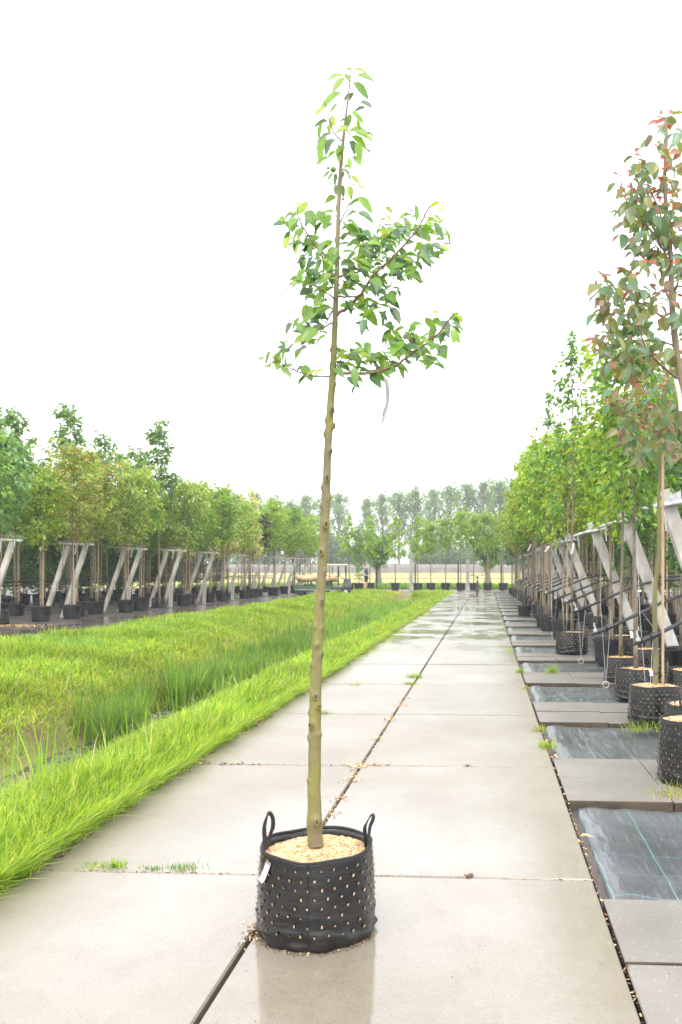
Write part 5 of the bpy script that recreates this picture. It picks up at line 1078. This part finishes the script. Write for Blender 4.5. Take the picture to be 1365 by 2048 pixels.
#SECTION_SMALL
# ------------------------------------------------------------------ bicycle on its stand, seen from the front
q = P(955, 1190, 42.8); bk = empty('bicycle', (q[0], q[1], 0), R(3), label='black city bicycle parked on its stand at the far end of the path', cat='bicycle')
def ring(c, r, t, n=28, m=12): return [(c[0], c[1] + math.cos(a) * r, c[2] + math.sin(a) * r) for a in np.linspace(0, 2 * math.pi, n)]
for cy in (-.52, .55):
    wme = MB(); wme.tube(ring((0, cy, .35), .33, 0), .024, 6, cap=False); wh = wme.build('wheel', M['black'], bk)
    m_ = MB()
    for k in range(12): a = k * math.pi / 6; m_.tube([(0, cy, .35), (0, cy + math.cos(a) * .31, .35 + math.sin(a) * .31)], .002, 3)
    m_.tube([(-.05, cy, .35), (.05, cy, .35)], .02, 6); m_.build('spokes', M['galv'], wh)
m_ = MB()
for a, b in (((0, -.36, .82), (0, .12, .28)), ((0, .12, .28), (0, .22, .85)), ((0, -.36, .78), (0, .2, .72)), ((.05, .12, .28), (.05, .55, .35)), ((-.05, .12, .28), (-.05, .55, .35)), ((0, .2, .75), (.05, .55, .35)), ((0, .2, .75), (-.05, .55, .35)), ((0, -.36, .82), (0, -.33, 1.0))): m_.tube([a, b], .018, 6)
m_.build('frame', M['darkmetal'], bk)
m_ = MB()
for s in (-1, 1): m_.tube([(0, -.37, .78), (s * .055, -.40, .72), (s * .055, -.52, .35)], .013, 5)
m_.build('fork', M['darkmetal'], bk)
hb_ = MB(); hb_.tube(smooth_path([(-.31, -.18, 1.03), (-.22, -.28, 1.06), (-.1, -.34, 1.0), (0, -.34, .99), (.1, -.34, 1.0), (.22, -.28, 1.06), (.31, -.18, 1.03)], 3), .014, 6); ho = hb_.build('handlebar', M['darkmetal'], bk)
for s in (-1, 1):
    g_ = MB(); g_.tube([(s * .22, -.28, 1.06), (s * .34, -.14, 1.02)], .022, 6); g_.build('grip', M['black'], ho)
m_ = MB(); m_.box((0, .24, .92), (.17, .27, .06), taper=.8); m_.tube([(0, .22, .85), (0, .23, .92)], .014, 6); m_.build('saddle', M['black'], bk)
m_ = MB(); m_.tube([(0, -.47, .82), (0, -.40, .82)], .035, 8); m_.build('headlight', M['galv'], bk)
m_ = MB()
for s in (-1, 1): m_.tube([(s * .03, .14, .30), (s * .24, .10, .0)], .012, 5); m_.tube([(s * .24, .06, .005), (s * .24, .16, .005)], .012, 5)
m_.build('kickstand', M['darkmetal'], bk)
m_ = MB(); m_.box((-.13, .12, .2), (.09, .08, .02)); m_.box((.13, .12, .38), (.09, .08, .02)); m_.tube([(-.1, .12, .2), (-.04, .12, .28)], .01, 4); m_.tube([(.1, .12, .38), (.04, .12, .28)], .01, 4); m_.build('pedal', M['black'], bk)
m_ = MB(); m_.tube([(0, -.52 + math.cos(a) * .37, .35 + math.sin(a) * .37) for a in np.linspace(.4, 3.0, 10)], .03, 5, asp=(1.0, .3)); m_.build('mudguard', M['darkmetal'], bk)

# ------------------------------------------------------------------ person
q = P(733, 1180, 52.9); pe = np.array((q[0], q[1], -.0))
def skin(name, joints, edges, mats, parent, sub=1):
    me = bpy.data.meshes.new(name); me.from_pydata([j[:3] for j in joints], edges, []); o = bpy.data.objects.new(name, me); COL.objects.link(o)
    s = o.modifiers.new('s', 'SKIN'); s.use_smooth_shade = True
    for v, j in zip(me.skin_vertices[0].data, joints): v.radius = (j[3], j[4] if len(j) > 4 else j[3])
    me.skin_vertices[0].data[0].use_root = True; o.modifiers.new('ss', 'SUBSURF').render_levels = sub; o.modifiers['ss'].levels = sub
    dg = bpy.context.evaluated_depsgraph_get(); ev = o.evaluated_get(dg); m2 = bpy.data.meshes.new_from_object(ev); bpy.data.objects.remove(o)
    m2.name = name; m2.materials.clear(); m2.materials.append(mats); m2.polygons.foreach_set('use_smooth', [True] * len(m2.polygons)); return put(name, m2, parent)
def flat(name, c, r=.7):
    m, n, b = mat(name); b.inputs['Base Color'].default_value = (*c, 1); b.inputs['Roughness'].default_value = r; return m
# faces +x (to the right), body axis: x forward, y sideways
pr_ = empty('person', pe, label='person in a navy jacket and dark shorts standing by the pots, facing the path', cat='person')
J = [(0, 0, .95, .12, .10), (0, 0, 1.12, .11, .09), (0, 0, 1.33, .13, .10), (0, 0, 1.45, .08, .07), (.01, 0, 1.53, .05), (.03, 0, 1.62, .085, .075), (.03, 0, 1.70, .075, .065),
     (0, .20, 1.42, .05), (-.03, .24, 1.15, .04), (.22, .18, 1.02, .03), (.30, .16, 1.03, .025), (0, -.20, 1.42, .05), (-.03, -.24, 1.15, .04), (.20, -.18, 1.00, .03), (.28, -.16, 1.01, .025),
     (0, .10, .88, .085), (.02, .11, .48, .055), (-.02, .11, .10, .038), (.12, .12, .03, .03), (0, -.10, .88, .085), (-.04, -.11, .48, .055), (-.08, -.11, .10, .038), (.06, -.12, .03, .03)]
E = [(0, 1), (1, 2), (2, 3), (3, 4), (4, 5), (5, 6), (2, 7), (7, 8), (8, 9), (9, 10), (2, 11), (11, 12), (12, 13), (13, 14), (0, 15), (15, 16), (16, 17), (17, 18), (0, 19), (19, 20), (20, 21), (21, 22)]
skn = flat('skin', (.55, .30, .21)); body = skin('body', J, E, skn, pr_)
skin('jacket', [(0, 0, .93, .135, .12), (0, 0, 1.12, .13, .11), (0, 0, 1.34, .145, .115), (0, 0, 1.47, .09, .08), (0, .21, 1.42, .07), (-.03, .25, 1.15, .06), (.18, .19, 1.03, .045), (0, -.21, 1.42, .07), (-.03, -.25, 1.15, .06), (.16, -.19, 1.01, .045)], [(0, 1), (1, 2), (2, 3), (2, 4), (4, 5), (5, 6), (2, 7), (7, 8), (8, 9)], flat('navy', (.02, .045, .13)), pr_)
skin('shorts', [(0, 0, .92, .13, .12), (0, .10, .85, .105), (.02, .11, .52, .085), (0, -.10, .85, .105), (-.03, -.11, .52, .085)], [(0, 1), (1, 2), (0, 3), (3, 4)], flat('dark_cloth', (.03, .02, .022)), pr_)
skin('hair', [(.0, 0, 1.70, .09, .085), (-.03, 0, 1.66, .09, .08), (-.035, 0, 1.60, .06)], [(0, 1), (1, 2)], flat('hair_brown', (.09, .05, .03)), pr_)
m_ = MB()
for s, x in ((.12, .03), (-.12, -.03)): m_.box((x, s * .97, .035), (.27, .10, .07))
m_.build('shoe', flat('shoe', (.05, .05, .05)), pr_)

# ------------------------------------------------------------------ utility cart and flatbed trailer on the wet road
q = P(668, 1191, 41.5); ct = empty('utility_cart', (q[0], q[1], -.02), R(8), label='small utility cart with a beige roof stopped on the wet road', cat='cart')
beige = flat('beige_roof', (.55, .45, .38), .4); dgreen = flat('green_paint', (.05, .11, .055), .5); dgrey = flat('dark_body', (.035, .037, .04), .35); burl = noisemat('burlap', (.38, .24, .13), (.62, .42, .26), 12, (.85, .95), bump=.6, bscale=50)
m_ = MB(); m_.box((.05, 0, 1.58), (1.35, 1.15, .07), taper=.95); m_.box((.05, 0, 1.53), (1.30, 1.10, .04)); o = m_.build('roof', beige, ct); b_ = o.modifiers.new('b', 'BEVEL'); b_.width = .03
m_ = MB()
for x, y in ((-.55, -.5), (-.55, .5), (.62, -.5), (.62, .5)): m_.tube([(x * .95, y, 1.52), (x, y, .75)], .022, 6)
m_.build('roof_post', M['darkmetal'], ct)
m_ = MB(); m_.box((-.0, 0, .42), (1.7, 1.0, .16)); m_.box((.68, 0, .66), (.42, 1.02, .42), taper=.8); m_.box((-.45, 0, .62), (.7, 1.0, .34)); m_.box((.1, 0, .36), (.6, 1.05, .06)); o = m_.build('body', dgrey, ct); b_ = o.modifiers.new('b', 'BEVEL'); b_.width = .03; b_.segments = 2
m_ = MB(); m_.box((-.32, 0, .84), (.5, .95, .12)); m_.box((-.6, 0, 1.05), (.12, .95, .38)); m_.build('seat', M['black'], ct)
m_ = MB(); m_.box((.64, 0, 1.14), (.02, .98, .72)); m_.build('windscreen', glass_mat('clear_screen'), ct)
m_ = MB(); m_.tube([(.5, -.2, .85), (.28, -.2, 1.05)], .015, 6); m_.tube([(.26 + .05 * math.cos(a), -.2 + .17 * math.sin(a), 1.06 + .12 * math.cos(a)) for a in np.linspace(0, 6.28, 14)], .014, 5); m_.build('steering_wheel', M['black'], ct)
for x in (-.55, .62):
    for y in (-.5, .5):
        m_ = MB(); m_.tube([(x, y - .09, .23), (x, y + .09, .23)], .23, 16); wh = m_.build('wheel', M['black'], ct); m2 = MB(); m2.tube([(x, y - .1, .23), (x, y + .1, .23)], .11, 10); m2.build('rim', M['galv'], wh)
for y in (-.36, .36): m_ = MB(); m_.tube([(.86, y, .66), (.90, y, .66)], .07, 10); m_.build('headlight', M['white'], ct)
q = P(628, 1191, 41.3); tr_ = empty('flatbed_trailer', (q[0], q[1], -.02), R(4), label='green flatbed trailer with stake posts behind the cart', cat='trailer')
m_ = MB(); m_.box((0, 0, .36), (1.75, 1.1, .08)); m_.build('bed', M['old_conc'], tr_)
m_ = MB(); m_.box((0, -.56, .46), (1.8, .05, .14)); m_.box((0, .56, .46), (1.8, .05, .14)); m_.box((-.9, 0, .46), (.05, 1.1, .14)); m_.tube([(.9, 0, .36), (1.3, 0, .34)], .03, 6); m_.build('side_rail', dgreen, tr_)
for x in (-.88, -.2, .35, .86):
    for y in (-.56, .56): m_ = MB(); m_.tube([(x, y, .4), (x, y, 1.52 if abs(x) > .8 else .95)], .022, 6); m_.build('stake_post', dgreen, tr_)
for x in (-.6, .6):
    for y in (-.4, .4): m_ = MB(); m_.tube([(x, y - .08, .17), (x, y + .08, .17)], .17, 14); m_.build('wheel', M['black'], tr_)
rg = np.random.RandomState(2)
for k in range(3):
    m_ = MB(); yy = -.35 + .34 * k; pts_ = [(x, yy + .03 * math.sin(x * 5 + k), .88 + .035 * math.sin(x * 7 + k * 2) - .05 * (k == 1)) for x in np.linspace(-.85, 1.2, 22)]
    m_.tube(pts_, [.05] + [.12 + .03 * rg.rand() for _ in range(20)] + [.05], 10); o = m_.build('burlap_roll', burl, smooth=True); o.location = (q[0], q[1], 0)
    tag(o, ['tan burlap roll hanging over the front rail of the trailer', 'tan burlap roll in the middle of the trailer load', 'tan burlap roll along the far side of the trailer'][k], 'burlap roll', 'burlap rolls on the trailer')
m_ = MB()
for x in (-.7, -.1, .5, 1.0): m_.tube([(x, -.55, .80), (x, .6, .76)], .03, 6)
m_.build('cross_bar', dgreen, tr_)

# white paper tags on the trees to the right
for (x0, y0, x1, y1, D, wd, lb) in ((1352, 758, 1362, 822, 4.8, .012, 'long white paper tag hanging in the coppery apple tree'), (1148, 1086, 1143, 1108, 12.3, .018, 'short white tag tilted on the trunk above the squat bag'), (1300, 1338, 1303, 1352, 6.6, .013, 'small white tag by the rim of the slit bag'), (1262, 1262, 1264, 1276, 8.9, .016, 'small white tag low on a trunk beside the drip pipe'), (1098, 1092, 1090, 1104, 17, .02, 'tiny white tag in the distant yellow-green crowns'), (1062, 1088, 1056, 1102, 22, .02, 'tiny white tag farther along the row of posts')):
    a, b_ = P(x0, y0, D), P(x1, y1, D - .03); mb = MB(); V = []
    for t in np.linspace(0, 1, 5): c = (b_ - a) * t + np.array((.006 * math.sin(t * 3), -.004 * math.sin(t * 3), 0)); V += [c - np.array((wd, 0, 0)), c + np.array((wd, 0, 0))]
    o = mk('plant_tag', V, [(2 * i, 2 * i + 1, 2 * i + 3, 2 * i + 2) for i in range(4)], M['white'], smooth=True); o.location = tuple(a); tag(o, lb, 'tag', 'white plant tags')
# ------------------------------------------------------------------ debris, weeds, shavings on the slabs
rng = np.random.RandomState(31); mb = MB()
def scat(cx, cy, sx, sy, n, s, pal, z=.004, yaw=None):
    for i in range(n):
        x, y = cx + rng.normal(0, sx), cy + rng.normal(0, sy); Lq = s * (.4 + rng.rand()); W = Lq * (.3 + .4 * rng.rand()); b = rng.rand() * 6.28
        c = np.array((x, y, z + .004 * rng.rand())); u = np.array((math.cos(b), math.sin(b), rng.normal(0, .25))) * Lq / 2; v = np.array((-math.sin(b), math.cos(b), rng.normal(0, .3))) * W / 2
        mb.add([c - u - v * .7, c + u - v, c + u * .8 + v, c - u + v * .8], [(0, 1, 2, 3)], 0, np.array(pal[rng.randint(len(pal))]) * (.6 + .6 * rng.rand()))
WOOD = [(.62, .42, .22), (.5, .3, .15), (.7, .5, .3)]; BRW = [(.20, .09, .05), (.28, .14, .07), (.12, .07, .04)]; DK = [(.04, .035, .03), (.07, .05, .04)]
hx, hy = base[0], base[1]
for a in np.linspace(-2.9, -.25, 34): scat(hx + math.cos(a) * .207, hy + math.sin(a) * .207, .009, .009, 7, .007, WOOD + DK + DK + DK + BRW, .002)
scat(hx - .21, hy - .03, .018, .05, 110, .011, WOOD + BRW); scat(hx, hy - .35, .35, .25, 60, .004, DK)
scat(hx + .12, hy + .05, .02, .02, 1, .05, BRW, .27)
for y in np.linspace(3.4, 9.3, 60): scat(-.804, y, .008, .05, int(14 + 12 * (math.sin(y * 5) > .3)), .012, WOOD + BRW + DK, -.012)
for y, n in ((5.27, 60), (5.2, 40), (4.9, 26), (4.5, 26), (4.2, 20), (6.1, 25), (6.9, 35), (7.6, 30), (8.1, 25)): scat(-.804, y, .035, .03, n, .017, WOOD)
scat(-.7, 5.27, .14, .008, 70, .014, WOOD + BRW); scat(-1.7, 5.26, .12, .01, 40, .02, BRW + WOOD); scat(-.12, 5.28, .01, .01, 30, .01, DK); scat(-.07, 3.37, .012, .012, 40, .011, DK + BRW)
for x in np.linspace(-1.9, .4, 30): scat(x, 5.27, .04, .004, 8, .010, BRW + WOOD + DK, -.002); scat(x, 3.36, .04, .005, 10, .009, DK + BRW, -.004)
for y in np.linspace(3, 20, 120): scat(-1.92 + .03 * math.sin(y * 4), y, .04, .06, 12, .02 + .001 * y, BRW + DK + BRW, .004)
for y in np.linspace(2.3, 14, 90): scat(.436, y, .006, .06, 8, .011, WOOD + BRW + DK, -.008)
scat(0.25, 3.9, .3, .5, 30, .004, DK); scat(-.3, 2.7, .6, .25, 90, .004, DK); scat(0.9, 2.7, .3, .3, 50, .004, DK); scat(.45, 3.65, .006, .15, 26, .010, WOOD + BRW + DK, -.012); 
for y in (5.6, 5.85, 6.1): scat(.45, y, .03, .06, 25, .015, WOOD + BRW)
# spilled shavings on the far road
scat(-11.2, 18.6, .5, .25, 700, .035, WOOD, -.022)
ob = mb.build('debris', M['mulch']); tag(ob, 'scattered wood shavings, brown leaf bits and grit in the joints', 'debris', kind='stuff')
# fallen objects
mb = MB(); mb.lathe([(.001, 0), (.022, .004), (.030, .02), (.026, .038), (.012, .046), (.001, .047)], 14, rf=lambda i, a, r, z: (r * (1 + .08 * math.sin(3 * a)), z)); o = mb.build('fallen_apple', flat('tan_peel', (.55, .30, .12)), smooth=True); pq = P(47, 1735, F * CAMH / 592.); o.location = (pq[0], pq[1], -.01); tag(o, 'small tan windfall lying in the grass at the slab edge', 'fruit')
mb = MB(); lv, lf_, lc = leaf_arrays(np.array([(0., 0, 0), (.01, .01, .004)]), np.array([(1, .2, .1), (.6, -.6, .2)]), np.array([.07, .05]), np.array([(.62, .48, .33)] * 2), np.random.RandomState(3), True, updir=np.array([(0, 0, 1.), (0, .3, 1.)])); mb.add(lv, [tuple(f) for f in lf_]); o = mk('fallen_leaf', lv, lf_, M['leaf'], None, lc, True); o.location = (.44, 3.90, .006); tag(o, 'pale dry leaf caught between the slab and the first ground cloth', 'leaf')
# weeds
def tuft(px, py, n, h, lb, spread=.03, pal=GP, wd=.004):
    pq = P(px, py, F * CAMH / (py - HY)); rg_ = np.random.RandomState(int(px + py)); x = rg_.normal(0, spread, n); y = rg_.normal(0, spread * .5, n)
    o = blades('grass_tuft', x, y, 0 * x - .005, h * (.4 + .7 * rg_.rand(n)), np.full(n, wd), pal, int(px), .9, kind=None, curve=1.2); o.location = (pq[0], pq[1], 0); tag(o, lb, 'weed', 'weeds growing in the joints')
tuft(205, 1733, 110, .035, 'low grass tuft in the cross joint beside the big grass bank', .07); tuft(232, 1733, 60, .05, 'upright little grass tuft in the cross joint', .02)
tuft(307, 1737, 70, .02, 'flattened mossy tuft in the cross joint', .018, GD); tuft(365, 1735, 90, .035, 'spreading weed in the cross joint before the bag', .045, GD)
tuft(650, 1427, 60, .05, 'weed in the joint just beside the thin trunk', .04, GD); tuft(830, 1355, 200, .07, 'long grass strip growing in the middle joint', .05); tuft(822, 1368, 120, .05, 'short end of the grass strip in the middle joint', .04)
tuft(713, 1369, 60, .04, 'faint weed in the second cross joint', .05); tuft(1284, 1462, 100, .11, 'yellow-green grass clump at the foot of the tall bag', .07, GY + GP); tuft(1095, 1495, 120, .08, 'grass tuft at the corner of the second cloth strip', .03); tuft(1080, 1462, 90, .07, 'straw-coloured tuft by the slab edge', .03, GY)
tuft(1355, 1592, 90, .11, 'pale grass tuft on the edge of the raised tiles', .09, GY); tuft(1040, 1345, 90, .09, 'green tuft beside the narrow tile row', .03); tuft(1105, 1345, 120, .14, 'bright upright weed growing through the cloth', .04); tuft(1053, 1378, 70, .06, 'small straw tuft on the slab corner', .03, GY); tuft(1022, 1303, 60, .08, 'tiny green tuft where slab and tiles meet', .03)

# ------------------------------------------------------------------ the damp air over the fields
hz = bpy.data.materials.new('damp_air'); hz.use_nodes = True; hn = hz.node_tree; hn.nodes.clear()
pv = hn.nodes.new('ShaderNodeVolumePrincipled'); pv.inputs['Color'].default_value = (.97, .98, 1, 1); pv.inputs['Density'].default_value = .0011; pv.inputs['Anisotropy'].default_value = .2
ho_ = hn.nodes.new('ShaderNodeOutputMaterial'); hn.links.new(pv.outputs[0], ho_.inputs['Volume'])
mb = MB(); mb.box((0, 640, 20), (1200, 1600, 50)); hb2 = mb.build('haze', hz); tag(hb2, kind='stuff')
